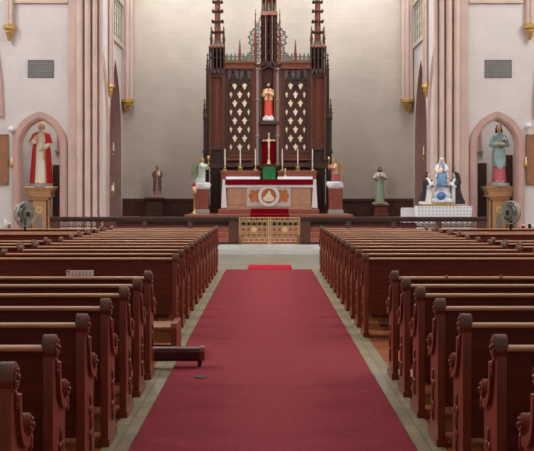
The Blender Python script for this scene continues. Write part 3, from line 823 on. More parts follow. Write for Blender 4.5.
    # grey shafts beside the centre niche
    mb = MB(); mb.tube([(rx(m2(257.6, s)), -.05, rz(166)), (rx(m2(257.6, s)), -.05, rz(70))], .052, 10)
    for q in (70, 101, 137, 165): mb.lathe([(.07, 0), (.085, .03), (.07, .06)], (rx(m2(257.6, s)), -.05, rz(q)), 10)
    mb.build('shaft', 'grey_paint', t, ang=40)
    # niche jambs
    mb = MB(); sb(mb, s, 253.2, 260.6, 64, 166, .0, .3); sb(mb, s, 259.4, 261.2, 64, 122, -.08, .3)
    mb.build('jamb', 'red_wood', t, smooth=False)
    # flying buttress beside the central tower
    mb = MB(); pinn(mb, m2(255.4, s), 9, 64, .055, 0, 4)
    mb.build('pinnacle', 'red_wood', t, ang=30)
    mb = MB()
    outer = [(254.6, 29), (251.5, 32), (249.6, 37), (250.3, 43), (252.3, 48), (250.5, 53), (247, 58), (244, 61)]
    mb.strip([(rx(m2(a, s)), rz(b)) for a, b in outer], XZ, .025, -.04, .04)
    for a, b in outer[:-1]: mb.ell((rx(m2(a - .7, s)), 0, rz(b)), (.05, .04, .05), 8, 5)
    for a, b in ((253, 35), (252.7, 40), (253.4, 45), (252.6, 52), (250, 57), (253.5, 57)): mb.strip(circ(rx(m2(a, s)), rz(b), .05, 8) + [(rx(m2(a, s)) + .05, rz(b))], XZ, .02, -.03, .03)
    inn = [(260.5, 17), (259, 22), (257, 25), (256, 27)]
    mb.strip([(rx(m2(a, s)), rz(b)) for a, b in inn], XZ, .022, -.04, .04)
    for i in range(11):
        a, b = 258.2 + (.8 if i % 2 else -.5), 25 + i * 3.5
        mb.strip(circ(rx(m2(a, s)), rz(b), .055, 8) + [(rx(m2(a, s)) + .055, rz(b))], XZ, .02, -.03, .03)
    mb.build('tracery', 'green_patina', t, smooth=False)
# centre
mb = MB()
rbox(mb, 260, 279, 121.5, 124.5, -.2, .3); rbox(mb, 260, 279, 124, 138, .02, .3); rbox(mb, 259, 276.5 + 3, 136.5, 138.5, -.08, .3); lg = MB(); rbox(lg, 259.5, 278.8, 166, 168.5, -.36, .3); lg.build('cross_ledge', 'dark_wood', t, smooth=False)
bs_ = MB(); rbox(bs_, 253, 282, 168.5, 213, .0, .3); bs_.build('centre_base', 'dark_wood', t, smooth=False)
for p in (264, 267.6, 271.2): rbox(mb, p - .25, p + .25, 125, 136, -.01, .1)
mb.build('niche_sill', 'dark_wood', t, smooth=False)
mb = MB(); rbox(mb, 260, 275.2 + 3.8, 66, 122, .28, .34); mb.build('niche_back', 'deep_wood', t, smooth=False)
mb = MB(); rbox(mb, 261, 275.4, 138.5, 166, .0, .06)
rbox(mb, 261, 262, 138.5, 166, -.04, .06); rbox(mb, 274.4, 275.4, 138.5, 166, -.04, .06)
mb.xform(Matrix.Translation((.04, 0, 0))).build('velvet_lining', 'velvet', t, smooth=False)
mb = MB(); rbox(mb, 277, 279.5, 138, 166, -.02, .2); rbox(mb, 255.5, 261.5, 138, 166, -.02, .2); mb.build('cross_niche_frame', 'dark_wood', t, smooth=False)
# central tower
mb = MB(); rbox(mb, 261.5, 276.5, -12, 66, .1, .4)
for p in (261.2, 263.4, 267.0, 270.6, 274.5, 276.8): rbox(mb, p - .5, p + .5, 14, 66, -.06, .3)
for q in range(18, 66, 4): rbox(mb, 261, 277, q - .3, q + .3, -.02, .15)
for p in (262.4, 265.2, 268.8, 272.6, 275.7):
    for q in (18, 34, 50): mb.strip([(rx(p - 1.1), rz(q + 4)), (rx(p), rz(q)), (rx(p + 1.1), rz(q + 4))], XZ, .014, -.05, .1)
rbox(mb, 260, 278, 62, 66, -.1, .3)
ct = mb.build('central_tower', 'deep_wood', t, smooth=False)
mb = MB()
for p in (265.6, 272.2): rbox(mb, p - .45, p + .45, -20, 66, -.1, .12)
rbox(mb, 260.6, 277.6, 12, 15.4, -.12, .4)
mb.build('ribs', 'pale_wood', ct, smooth=False)
mb = MB(); rbox(mb, 261.6, 276.6, 3, 12, -.02, .3)
for p in (262.6, 268.8, 275.4): mb.prism([(rx(p - 1.6), rz(12)), (rx(p + 1.6), rz(12)), (rx(p), rz(1))], XZ, -.08, 0)
mb.build('cresting', 'green_patina', ct, smooth=False)
mb = MB()
for p in (262.2, 267, 270.6, 275.8): rbox(mb, p - .7, p + .7, -30, 4, -.05, .2)
mb.frustum(rx(268.9), .2, rz(-12), rz(-75), .25, .2, .02, .02)
mb.build('spire', 'red_wood', ct, smooth=False)
mb = MB()
for s in (-1, 1):
    mb.strip([(rx(268.9 + s * 9), rz(73)), (rx(268.9 + s * 7), rz(69)), (rx(268.9), rz(66))], XZ, .03, -.1, .2)
mb.build('niche_arch', 'deep_wood', t, smooth=False)
# crucifix
d = 39.28; t = thing('crucifix', 'gilded standing crucifix in front of the crimson velvet niche', 'crucifix', (X(268.9, d), d, Z(166, d)))
H = Z(134, d) - Z(166, d); u = d / F
MB().lathe([(3 * u, 0), (2.9 * u, .04), (1.6 * u, .1), (1.1 * u, .2), (.6 * u, .3), (1.0 * u, .34), (.5 * u, .38)], n=12).build('foot', 'pale_gold', t)
c = MB().box(-.65 * u, .65 * u, -.015, .015, .36, H).box(-5.6 * u, 5.6 * u, -.015, .015, H - 7.1 * u, H - 5.7 * u)
for x, z in ((-5.6, -6.4), (5.6, -6.4), (0, 0)): c.ell((x * u, 0, H + z * u), (.035, .02, .035), 8, 6)
c.prism(circ(0, H - 6.4 * u, 1.9 * u, 16), XZ, -.02, .01)
c.build('cross', 'pale_gold', t, ang=30)
b = MB(); zc = H - 6.4 * u
b.ell((0, -.035, zc + .055), (.024, .026, .032)); b.tube([(0, -.03, zc + .03), (0, -.03, zc - .03), (0, -.03, zc - .12), (0, -.032, zc - .16)], [.018, .036, .026, .03], 10)
for s in (-1, 1):
    b.tube([(s * .02, -.03, zc), (s * .09, -.028, zc + .01), (s * .17, -.022, zc + .025)], [.014, .011, .007], 8)
    b.tube([(s * .014, -.032, zc - .15), (s * .018, -.045, zc - .24), (s * .006, -.028, zc - .35), (s * .005, -.04, zc - .38)], [.018, .014, .009, .008], 8)
b.build('corpus', 'cream_gilt', t, voxel=.006)
# ================================================================ STATUES
def hand(mb, w, d, nrm, L=.17):
    """palm, four unequal bent fingers and a thumb at the side"""
    w = Vector(w); d = Vector(d).normalized(); nrm = Vector(nrm); nrm = (nrm - d * nrm.dot(d)).normalized(); sd = d.cross(nrm).normalized()
    k = L / .17
    rings = []
    for a, hw_, ht in ((0, .022, .02), (.03, .034, .018), (.07, .04, .016), (.092, .036, .013)):
        p = w + d * a * k
        rings.append([p + sd * hw_ * k * math.cos(q * PI / 5) + nrm * ht * k * math.sin(q * PI / 5) for q in range(10)])
    mb.rings(rings)
    for i, (o, l) in enumerate(((-.028, .066), (-.009, .076), (.010, .07), (.028, .055))):
        b = w + d * .082 * k + sd * o * k; l *= k
        mb.tube([b, b + d * l * .45 + nrm * .004 * k, b + d * l * .78 + nrm * .016 * k, b + d * l + nrm * .03 * k], [.0095 * k, .009 * k, .008 * k, .006 * k], 6)
    b = w + d * .025 * k - sd * .028 * k
    mb.tube([b, b + d * .03 * k - sd * .025 * k + nrm * .01 * k, b + d * .062 * k - sd * .03 * k + nrm * .022 * k], [.012 * k, .011 * k, .008 * k], 6)
def loft(mb, rings, n=36, folds=9, ph=0.0, t0=0, t1=2 * PI):
    rows = []
    for z, a, b, cx, cy, amp in rings:
        r = []
        for k in range(n):
            th = t0 + (t1 - t0) * k / n
            f = 1 + amp * (math.cos(folds * th + ph + z * 1.5) + .5 * math.cos((folds + 4) * th + 1.3 + ph))
            r.append((cx + a * f * math.sin(th), cy - b * f * math.cos(th), z))
        rows.append(r)
    return mb.rings(rows)
def cape(mb, rings, gap, n=30, folds=8, th_=.014):
    """mantle open at the front between -gap and +gap"""
    rows = []
    for z, a, b, cx, cy, amp in rings:
        out = []; inn = []
        for k in range(n + 1):
            q = gap + (2 * PI - 2 * gap) * k / n
            f = 1 + amp * math.cos(folds * q + z)
            out.append((cx + a * f * math.sin(q), cy - b * f * math.cos(q), z))
            inn.append((cx + (a * f - th_) * math.sin(q), cy - (b * f - th_) * math.cos(q), z))
        rows.append(out + inn[::-1])
    return mb.rings(rows)
STAND = [(.03, .225, .18, 0, 0, .05), (.3, .21, .165, 0, 0, .05), (.6, .195, .148, 0, 0, .04), (.92, .185, .13, 0, 0, .025), (1.06, .168, .12, 0, 0, .02), (1.25, .185, .125, 0, 0, .012), (1.36, .175, .11, 0, 0, .0), (1.425, .125, .085, 0, 0, 0), (1.465, .068, .062, 0, 0, 0)]
KNEEL = [(.01, .19, .27, 0, .10, .04), (.12, .185, .26, 0, .10, .04), (.24, .18, .21, 0, .06, .04), (.42, .18, .17, 0, .02, .03), (.58, .165, .13, 0, 0, .02), (.78, .19, .125, 0, 0, .012), (.90, .19, .11, 0, 0, 0), (.955, .14, .085, 0, 0, 0), (.995, .068, .062, 0, 0, 0)]
SIT = [(.02, .25, .30, 0, -.08, .06), (.2, .24, .29, 0, -.09, .06), (.40, .23, .28, 0, -.10, .05), (.50, .22, .27, 0, -.08, .03), (.56, .20, .2, 0, .0, .02), (.66, .17, .13, 0, .06, .02), (.85, .19, .125, 0, .06, .01), (.97, .185, .11, 0, .06, 0), (1.02, .14, .085, 0, .06, 0), (1.06, .068, .062, 0, .06, 0)]
def statue(label, loc, H, rz=0, pose='stand', robe='robe_white', sleeves=None, arms=None, mantle=None, hair='hair_brown', long=True, beard=False, hat=None, veil=None, skin='skin', base=None, turn=0, cat='statue', name='statue', extra=None, skirt=None, feet=True):
    t = thing(name, label, cat, loc, rz)
    zs, rings, hoff = {'stand': (0, STAND, 0), 'kneel': (-.47, KNEEL, 0), 'sit': (-.405, SIT, .06)}[pose]
    tot = 1.725 + zs; k = H / tot
    S = Matrix.Scale(k, 4)
    bz = 0
    if base:
        bh, bw, bm = base; bz = bh
        MB().lathe([(bw, 0), (bw, bh * .6), (bw * .92, bh * .7), (bw * .9, bh)], n=16).build('base', bm, t, ang=30)
        k = (H - bh) / tot; S = Matrix.Translation((0, 0, bh)) @ Matrix.Scale(k, 4)
    hz = 1.60 + zs
    R = Matrix.Rotation(turn, 4, 'Z')
    body = MB()
    hd = MB().ell((0, .005, 0), (.076, .092, .105)).ell((0, -.028, -.07), (.05, .055, .05))
    hd.tube([(0, -.085, .02), (0, -.108, -.018), (0, -.1, -.03)], [.01, .016, .014], 8)
    for s in (-1, 1): hd.ell((s * .078, .005, -.01), (.012, .022, .034), 8, 6); hd.ell((s * .032, -.074, -.03), (.022, .016, .02), 8, 6)
    hd.tube([(-.03, -.083, -.062), (0, -.09, -.06), (.03, -.083, -.062)], [.006, .011, .006], 6)
    hd.ell((0, -.072, .048), (.05, .02, .02), 8, 6)
    HM = Matrix.Translation((0, hoff - .01, hz)) @ R
    hd.xform(HM); body.v += [] ; body.add(hd.v, hd.f)
    body.tube([(0, hoff, hz - .2), (0, hoff, hz - .1), (0, hoff - .005, hz - .03)], [.06, .052, .05], 12)
    loft(body, [(z, max(.02, a * .8), max(.02, b * .8), cx, cy, 0) for z, a, b, cx, cy, am in rings if a > .07 or True], 20)
    AR = arms or [[(-.155, 0, 1.355), (-.23, -.02, 1.12), (-.1, -.19, 1.15)], [(.155, 0, 1.355), (.23, -.02, 1.12), (.1, -.19, 1.15)]]
    sl = MB()
    for i, a in enumerate(AR):
        p = [Vector(q) + Vector((0, hoff, zs)) for q in a[:3]]
        dr = Vector(a[3]) if len(a) > 3 else (p[2] - p[1])
        nr = Vector(a[4]) if len(a) > 4 else Vector((-1 if p[0].x > 0 else 1, 0, .3))
        body.tube([p[0], p[0].lerp(p[1], .5), p[1], p[1].lerp(p[2], .5), p[2]], [.05, .045, .04, .034, .025], 10)
        hand(body, p[2], dr, nr)
        e = p[1].lerp(p[2], .86)
        sl.ell(p[0], (.066, .066, .066), 12, 8)
        sl.tube([p[0], p[0].lerp(p[1], .5), p[1], p[1].lerp(p[2], .45), e], [.072, .068, .066, .068, .072], 12)
        sl.ell(p[1], .064, 10, 7)
    if pose == 'stand' and feet:
        for s in (-1, 1):
            body.ell((s * .075, -.17, .03), (.045, .09, .03))
            body.tube([(s * .075, -.08, .03), (s * .075, 0, .12), (s * .08, 0, .5), (s * .09, 0, .9)], [.04, .04, .055, .075], 8)
    body.xform(S).build('body', skin, t, voxel=.009 * k)
    fx = MB()
    for s in (-1, 1): fx.ell((s * .031, -.083, .008), (.012, .008, .007), 8, 6)
    fx.xform(S @ HM).build('eyes', 'dark_eye', t)
    MB().tube([(-.024, -.09, -.062), (0, -.1, -.061), (.024, -.09, -.062)], [.004, .006, .004], 6).xform(S @ HM).build('lips', 'lip', t)
    rb = loft(MB(), rings if not skirt else [r for r in rings if r[0] > .34 + 0 * zs], 40, 9)
    rb.add(sl.v, sl.f) if not sleeves else None
    rb.xform(S).build('robe', robe, t, ang=60)
    if sleeves: sl.xform(S).build('sleeves', sleeves, t, ang=60)
    if skirt:
        loft(MB(), [(.03, .205, .17, 0, 0, .05), (.3, .19, .155, 0, 0, .05), (.6, .17, .135, 0, 0, .03), (.8, .16, .12, 0, 0, 0)], 40, 10).xform(S).build('skirt', skirt, t, ang=60)
    if mantle:
        mm, gap, g, zlo = mantle
        rr = [(z, a * g + .012, b * g + .015, cx, cy, max(am, .012)) for z, a, b, cx, cy, am in rings if z >= zlo and a > .1]
        zc = rr[-1]; rr.append((zc[0] + .03, .085, .075, zc[3], zc[4], 0))
        m_ = cape(MB(), rr, gap)
        for i, a in enumerate(AR):
            p = [Vector(q) + Vector((0, hoff, zs)) for q in a[:3]]
            m_.tube([p[0] + Vector((0, .0, .02)), p[0].lerp(p[1], .5), p[1]], [.088, .086, .09], 12)
        m_.xform(S).build('mantle', mm, t, ang=60)
    if hair:
        h = MB().ell((0, .022, .03), (.086, .09, .092))
        for s in (-1, 1): h.ell((s * .066, .02, -.02), (.026, .05, .07), 10, 7)
        if long:
            h.tube([(0, .06, .05), (0, .085, -.06), (0, .09, -.16), (0, .1, -.26)], [.07, .08, .085, .05], 12)
            for s in (-1, 1): h.tube([(s * .07, .02, 0), (s * .08, .02, -.1), (s * .075, -.01, -.19)], [.03, .034, .018], 8)
        else: h.ell((0, .06, -.03), (.07, .05, .07))
        h.xform(S @ HM).build('hair', hair, t)
        if beard:
            MB().ell((0, -.05, -.085), (.05, .05, .05)).ell((0, -.06, -.125), (.03, .03, .04)).xform(S @ HM).build('beard', hair, t)
    if hat:
        hm, hh = hat
        MB().lathe([(.088, .03), (.09, .06), (.085, .06 + hh * .6), (.05, .06 + hh), (.005, .07 + hh)], (0, .015, 0), 16).xform(S @ HM).build('cap', hm, t)
    if veil:
        v = MB().ell((0, .025, .03), (.098, .1, .098))
        v.tube([(0, .06, .05), (0, .09, -.06), (0, .1, -.2), (0, .12, -.34)], [.09, .1, .12, .13], 14)
        for s in (-1, 1): v.tube([(s * .075, .0, .02), (s * .09, .01, -.09), (s * .11, .0, -.2)], [.03, .036, .04], 8)
        v.xform(S @ HM).build('veil', veil, t)
    if extra: extra(t, S, zs)
    return t
# --- left niche: figure in red cape
def pedestal(label, x, y, z0, z1, wt, m='oak_carved', panel=True, top='robe_cream'):
    t = thing('statue_pedestal', label, 'pedestal', (x, y, z0)); H = z1 - z0; w = wt / 2
    MB().box(-w, w, -w * .8, w * .8, H - .045, H).build('top_slab', top, t, bevel=.008)
    c = MB().frustum(0, 0, H - .17, H - .045, w * .8, w * .64, w * .97, w * .78).frustum(0, 0, H - .26, H - .17, w * .78, w * .62, w * .8, w * .64)
    c.frustum(0, 0, H - .31, H - .26, w * .86, w * .68, w * .86, w * .68).frustum(0, 0, H - .42, H - .31, w * .58, w * .46, w * .74, w * .58)
    for i in range(9): c.box(-w * .74 + i * w * .175, -w * .74 + i * w * .175 + .05, -w * .66, -w * .5, H - .25, H - .18)
    c.build('capital', m, t, smooth=False)
    MB().box(-w * .46, w * .46, -w * .4, w * .4, .18, H - .42).build('shaft', m, t, bevel=.006)
    for s in (-1, 1):
        MB().lathe([(.06, .18), (.05, .24), (.04, .3), (.038, H - .66), (.06, H - .62), (.05, H - .55), (.085, H - .42)], (s * w * .62, -w * .2, 0), 10).build('colonnette', m, t)
    r = MB().strip(circ(0, H - .72, .095, 16) + [(.095, H - .72)], XZ, .02, -w * .4 - .03, -w * .4)
    for k in range(6): r.ell((.05 * math.cos(k * PI / 3), -w * .4 - .01, H - .72 + .05 * math.sin(k * PI / 3)), (.025, .015, .025), 8, 5)
    r.build('rosette', 'pale_gold', t)
    MB().prism([(-w * .2, .25), (w * .2, .25), (w * .2, H - .95), (0, H - .87), (-w * .2, H - .95)], XZ, -w * .4 - .012, -w * .4).build('inset_panel', 'grey_paint', t, smooth=False)
    MB().box(-w * .85, w * .85, -w * .7, w * .7, 0, .1).box(-w * .7, w * .7, -w * .55, w * .55, .1, .18).build('foot', m, t, bevel=.006)
    return t
d = 33.76
pedestal('carved tan pedestal under the red-caped statue in the left niche', X(40.5, d), d, .14, Z(186.3, d), .91)
pedestal('carved wooden pedestal under the teal-robed statue in the right niche', X(498.2, d), d, .14, Z(186.3, d), .92, top='oak_carved')
zt_ = Z(186.3, d)
def ex_pope(t, S, zs):
    MB().tube([(.04, -.21, .95), (.09, -.22, 1.0)], .02).tube([(.02, -.2, .93), (.12, -.2, .93), (.12, -.2, .68)], [.012, .012, .03]).xform(S).build('pendant', 'gold', t)
statue('life-size statue in long red cape and white robe in the left niche', (X(42, d), d - .1, zt_), Z(122, d) - zt_, robe='robe_white',
       mantle=('robe_red', .62, 1.34, .0), hair='grey_paint', long=False, hat=('robe_cream', .1), extra=ex_pope, base=(.05, .34, 'grey_stone'),
       arms=[[(-.155, 0, 1.355), (-.25, -.06, 1.14), (-.12, -.24, 1.2), (.1, -.2, 1), (0, -1, 0)], [(.155, 0, 1.355), (.24, -.03, 1.12), (.09, -.2, .98)]])
def ex_woman(t, S, zs):
    f = MB(); g = MB()
    for i in range(7):
        a = i * .9; p = (.1 + .035 * math.cos(a) + .02, -.24 + .03 * math.sin(a), 1.26 + .02 * (i % 3))
        f.ell(p, (.026, .026, .03), 8, 6)
        g.tube([(.07, -.24, 1.12), (p[0], p[1], p[2] - .02)], .006, 5)
    g.tube([(.03, -.2, 1.0), (.08, -.24, 1.15), (.1, -.24, 1.24)], .02, 6)
    f.xform(S).build('flowers', 'robe_ivory', t); g.xform(S).build('stems', 'leaf', t)
    m = MB()
    cape(m, [(.48, .2, .16, 0, 0, .06), (.7, .2, .155, 0, 0, .05), (.95, .195, .14, 0, 0, .02)], .5)
    m.prism([(-.16, .7), (.16, .7), (.1, .5), (0, .36), (-.1, .5)], XZ, -.185, -.14)
    m.xform(S).build('tunic_hem', 'robe_teal', t, ang=60)
statue('life-size statue of long-haired woman in teal tunic and pink skirt, right niche', (X(498.2, d), d - .1, zt_), Z(124, d) - zt_, robe='robe_teal', skirt='robe_pink',
       hair='hair_brown', extra=ex_woman, base=(.11, .34, 'grey_stone'),
       arms=[[(-.155, 0, 1.355), (-.25, -.04, 1.1), (-.02, -.22, 1.12)], [(.155, 0, 1.355), (.25, -.04, 1.1), (.03, -.22, 1.12)]])
# --- reredos niche
def ex_heart(t, S, zs):
    MB().ell((0, -.15, 1.25), (.035, .03, .04)).xform(S).build('heart', 'robe_red', t)
    m = MB()
    for x, y, z, r in ((-.16, -.08, .03, .12), (.15, -.08, .03, .13), (0, -.14, .02, .14), (-.08, -.1, .12, .12), (.1, -.06, .13, .13), (.18, 0, .1, .1), (-.18, 0, .09, .1), (0, .1, .08, .2)): m.ell((x, y, z + .04), (r, r, r * .8), 10, 7)
    m.xform(S).build('cloud_base', 'cloud', t)
z0 = Z(121, YQ)
statue('statue in coral red robe and cream shoulder mantle in the reredos niche', (X(268.6, YQ), YQ + .06, z0), Z(82, YQ) - z0, robe='robe_coral', sleeves='robe_cream',
       mantle=('robe_cream', .25, 1.12, .9), beard=True, extra=ex_heart, feet=False,
       arms=[[(-.155, 0, 1.355), (-.25, -.04, 1.12), (-.06, -.2, 1.24)], [(.155, 0, 1.355), (.25, -.04, 1.12), (.06, -.2, 1.2)]])
# --- sanctuary side statues
def wood_ped(label, x, y, z0, z1, w, m, top):
    t = thing('statue_pedestal', label, 'pedestal', (x, y, z0)); H = z1 - z0; h = w / 2
    MB().box(-h, h, -h * .8, h * .8, H - .07, H).build('top_slab', top, t, bevel=.01)
    b = MB().frustum(0, 0, H - .14, H - .07, h * .8, h * .64, h * .95, h * .76).box(-h * .8, h * .8, -h * .64, h * .64, .12, H - .14).box(-h * .9, h * .9, -h * .72, h * .72, 0, .12)
    b.build('block', m, t, bevel=.008)
    MB().box(-h * .6, h * .6, -h * .64 - .012, -h * .6, .2, H - .2).build('panel', m, t, smooth=False)
    return t
d = 41.3; zl = Z(197.5, d)
wood_ped('dark wooden pedestal under the brown-robed statue holding an infant', X(154.8, d), d, .83, zl, .72, 'dark_wood', 'dark_wood')
def infant(px, m):
    def f(t, S, zs):
        b = MB().ell((px, -.2, 1.45), (.05, .055, .062)).tube([(px, -.2, 1.4), (px, -.19, 1.3), (px, -.18, 1.2)], [.03, .06, .06], 10)
        for s in (-1, 1): b.tube([(px + s * .05, -.2, 1.36), (px + s * .09, -.24, 1.28), (px + s * .05, -.28, 1.27)], [.022, .02, .014], 8)
        for s in (-1, 1): b.tube([(px + s * .03, -.18, 1.2), (px + s * .05, -.26, 1.16), (px + s * .04, -.24, 1.05)], [.035, .03, .018], 8)
        b.xform(S).build('infant', 'skin', t, voxel=.008)
        loft(MB(), [(1.1, .085, .08, px, -.19, .05), (1.2, .08, .075, px, -.19, .03), (1.32, .07, .065, px, -.19, 0), (1.385, .035, .035, px, -.2, 0)], 20, 7).xform(S).build('infant_robe', m, t, ang=60)
    return f
statue('brown-robed bearded statue holding a white-clad infant, left of the angel', (X(157.3, d), d, zl), Z(165.3, d) - zl, robe='robe_mauve', sleeves='robe_brown', skin='skin_dim',
       mantle=('robe_brown', .28, 1.12, .2), beard=True, long=False, extra=infant(.1, 'robe_white'), turn=.25, base=(.05, .3, 'robe_mauve'),
       arms=[[(-.155, 0, 1.355), (-.24, 0, 1.12), (-.16, -.16, .98)], [(.155, 0, 1.355), (.25, -.04, 1.12), (.1, -.26, 1.14)]])
zr = Z(203.5, d)
wood_ped('red marble pedestal with pale top under the green-robed statue', X(380.8, d), d, .83, zr, .58, 'marble_red', 'grey_stone')
def ex_staff(t, S, zs):
    MB().ell((0, -.19, 1.2), (.04, .02, .05)).xform(S).build('medal', 'gold', t)
statue('statue in pale tunic and green mantle on the red marble pedestal, right', (X(379.8, d), d, zr), Z(166.5, d) - zr, robe='robe_green', sleeves='robe_mauve', skin='skin_dim',
       mantle=('robe_white', .2, 1.1, 1.08), beard=True, extra=ex_staff, base=(.05, .3, 'robe_gold'),
       arms=[[(-.155, 0, 1.355), (-.27, -.02, 1.14), (-.2, -.2, 1.1)], [(.155, 0, 1.355), (.27, -.02, 1.14), (.06, -.22, 1.2)]])
# --- angels
def angel(label, x, y, z, H, rz, robe, wing, mant):
    def ex(t, S, zs):
        for s in (-1, 1):
            w = MB(); spine = [(.03, .1, .9), (.1, .2, 1.02), (.2, .34, 1.0), (.26, .46, .8), (.26, .5, .5), (.22, .46, .22)]
            rows = []
            for i, (a, b, c) in enumerate(spine):
                L = [.05, .3, .5, .46, .3, .06][i]; th = .02
                rows.append([(s * a, b, c), (s * (a + th), b + .01, c - L * .3), (s * (a + .01), b - .05, c - L), (s * (a - .02), b - .05, c - L), (s * (a - th), b - .01, c - L * .3)])
            w.rings(rows)
            for i in range(9):
                v = i / 8; p = Vector((s * (.12 + .16 * v), .2 + .3 * v, .98 - .4 * v * v))
                w.tube([p, p + Vector((0, -.02, -.25)), p + Vector((-s * .02, -.04, -.5 + .1 * v))], [.022, .03, .01], 6)
            w.xform(S).build('wing', wing, t, ang=50)
        tc = MB().lathe([(.018, .62), (.02, .9), (.022, 1.1), (.05, 1.16), (.06, 1.2), (.02, 1.2)], (0, -.36, 0), 10)
        tc.xform(S).build('torch', 'gold', t)
        MB().ell((0, -.36, 1.27), (.055, .055, .075)).xform(S).build('torch_flame', 'robe_cream', t)
    return statue(label, (x, y, z), H, rz, pose='kneel', robe=robe, arms=[[(-.155, 0, 1.355), (-.2, -.2, 1.2), (-.03, -.34, 1.34), (.3, -.2, .6), (1, 0, 0)], [(.155, 0, 1.355), (.2, -.18, 1.16), (.03, -.34, 1.22), (-.3, -.2, .6), (-1, 0, 0)]],
                  hair='hair_gold', long=True, extra=ex, base=(.14, .3, 'cloud'), skin='skin_dim', mantle=(mant, .7, 1.1, .3))
def ped(label, px, d, y0, y1, wpx):
    x = X(px, d); z0 = .99; z1 = Z(y1, d)
    t = thing('statue_pedestal', label, 'pedestal', (x, d, z0)); H = z1 - z0; h = wpx / 2 / F * d
    MB().box(-h, h, -h, h, 0, .1).box(-h * .93, h * .93, -h * .93, h * .93, .1, .15).build('base', 'grey_stone', t, bevel=.008)
    MB().box(-h * .86, h * .86, -h * .86, h * .86, .15, H - .1).build('block', 'marble_red', t, bevel=.006)
    MB().box(-h * .93, h * .93, -h * .93, h * .93, H - .1, H - .06).box(-h, h, -h, h, H - .06, H).build('cap', 'cloud', t, bevel=.01)
    return z1
z = ped('red marble pedestal with white cap under the left angel', 201.7, 38.3, 215, 186.3, 16)
angel('kneeling pale green angel statue raising a torch, left of the altar', X(202.2, 38.3), 38.3, z, Z(157.5, 38.3) - z, math.radians(62), 'robe_palegreen', 'wing_green', 'robe_palegreen')
z = ped('red marble pedestal with white cap under the right angel', 335.5, 38.3, 215, 185.5, 15.5)
angel('kneeling rose and gold angel statue raising a torch, right of the altar', X(334.5, 38.3), 38.3, z, Z(158.5, 38.3) - z, math.radians(-62), 'robe_rose', 'wing_gold', 'robe_gold')
# processional lantern beside left angel
d = 37.7
t = thing('processional_lantern', 'gilded pole lantern with red top beside the left angel pedestal', 'lantern', (X(194.2, d), d, .99))
H = Z(182.5, d) - .99
MB().lathe([(.11, 0), (.1, .04), (.04, .08), (.025, .12), (.022, H - .42), (.05, H - .38), (.05, H - .36)], n=12).build('pole', 'gold', t)
MB().lathe([(.045, H - .36), (.075, H - .3), (.085, H - .22), (.06, H - .14)], n=12).build('lantern_body', 'pale_gold', t)
MB().lathe([(.06, H - .14), (.065, H - .08), (.05, H - .02), (.01, H)], n=12).build('lantern_top', 'red_glass', t)
# --- right side altar with the seated figure group
d = 32.0
x0, x1 = X(415.8, d), X(470.5, d); zt2 = Z(206, d)
t = thing('side_altar', 'small side altar draped in white dotted cloth before the right pier', 'altar', ((x0 + x1) / 2, d, .14)); h = (x1 - x0) / 2; H = zt2 - .14
MB().box(-h + .06, h - .06, -.28, .3, 0, H - .02).build('block', 'white_marble', t, smooth=False)
rows = []
for j, v in enumerate((0, .02, .3, .6, 1)):
    r = []
    for k in range(64):
        a = 2 * PI * (k + .5) / 64; cs, sn = math.cos(a), math.sin(a); q = max(abs(cs), abs(sn)); f = 1 + (.012 * math.cos(a * 20) * v)
        r.append((h * cs / q * f * (1 - .05 * v), .34 * sn / q * f * (1 - .04 * v), H - v * .5))
    rows.append(r)
MB().rings(rows).build('cloth', 'dotted_cloth', t, ang=50)
# gilt base and figures
zb2 = zt2 + .05; dg = d + .05
gb = MB().box(X(422, d), X(456.5, d), d - .27, d + .3, zt2 + .003, zb2)
tag(gb.build('plinth', 'gold', bevel=.008), 'flat gilded base board under the white and blue figure group', 'base')
def ex_lady(t, S, zs):
    b = MB()
    for x, y, z_, r in ((0, .05, -.12, .26), (-.14, .0, -.2, .22), (.16, .0, -.22, .24), (-.18, -.16, -.42, .22), (.2, -.16, -.42, .22), (0, -.1, -.5, .34), (-.24, -.3, -.68, .24), (.24, -.3, -.68, .24), (0, -.32, -.68, .26), (.0, -.08, -.1, .17)):
        b.ell((x, y, z_), (r, r * .75, min(r * .8, .83 + z_)), 12, 8)
    b.xform(S).build('cloud', 'cloud', t)
    MB().ell((-.05, -.42, -.46), (.2, .17, .2), 20, 12).xform(S).build('globe', 'globe_blue', t)
    px = -.06
    q = MB().ell((px, -.16, .90), (.052, .055, .062)).tube([(px, -.16, .86), (px, -.16, .76), (px, -.16, .66)], [.03, .06, .065], 10)
    for s in (-1, 1):
        q.tube([(px + s * .05, -.16, .82), (px + s * .11, -.2, .76), (px + s * .15, -.24, .8)], [.022, .02, .014], 8)
        q.tube([(px + s * .035, -.16, .66), (px + s * .05, -.27, .64), (px + s * .05, -.3, .52)], [.036, .03, .018], 8)
    q.xform(S).build('infant', 'skin', t, voxel=.008)
    loft(MB(), [(.60, .09, .085, px, -.15, .04), (.7, .085, .08, px, -.15, .02), (.8, .07, .065, px, -.155, 0), (.85, .035, .035, px, -.16, 0)], 20, 7).xform(S).build('infant_robe', 'robe_ivory', t, ang=60)
zc = Z(186, d); 
lady = statue('seated figure in white veil and blue mantle with infant, above the blue globe', (X(442.5, d), d + .12, zc), Z(157.2, d) - zc, pose='sit', robe='robe_blue', sleeves='robe_ivory', veil='robe_ivory',
       mantle=('robe_ivory', 1.05, 1.25, .3), hair=None, extra=ex_lady, rz=-.1,
       arms=[[(-.155, 0, 1.355), (-.25, -.1, 1.14), (-.12, -.26, 1.05)], [(.155, 0, 1.355), (.24, -.1, 1.14), (.08, -.26, 1.12)]])
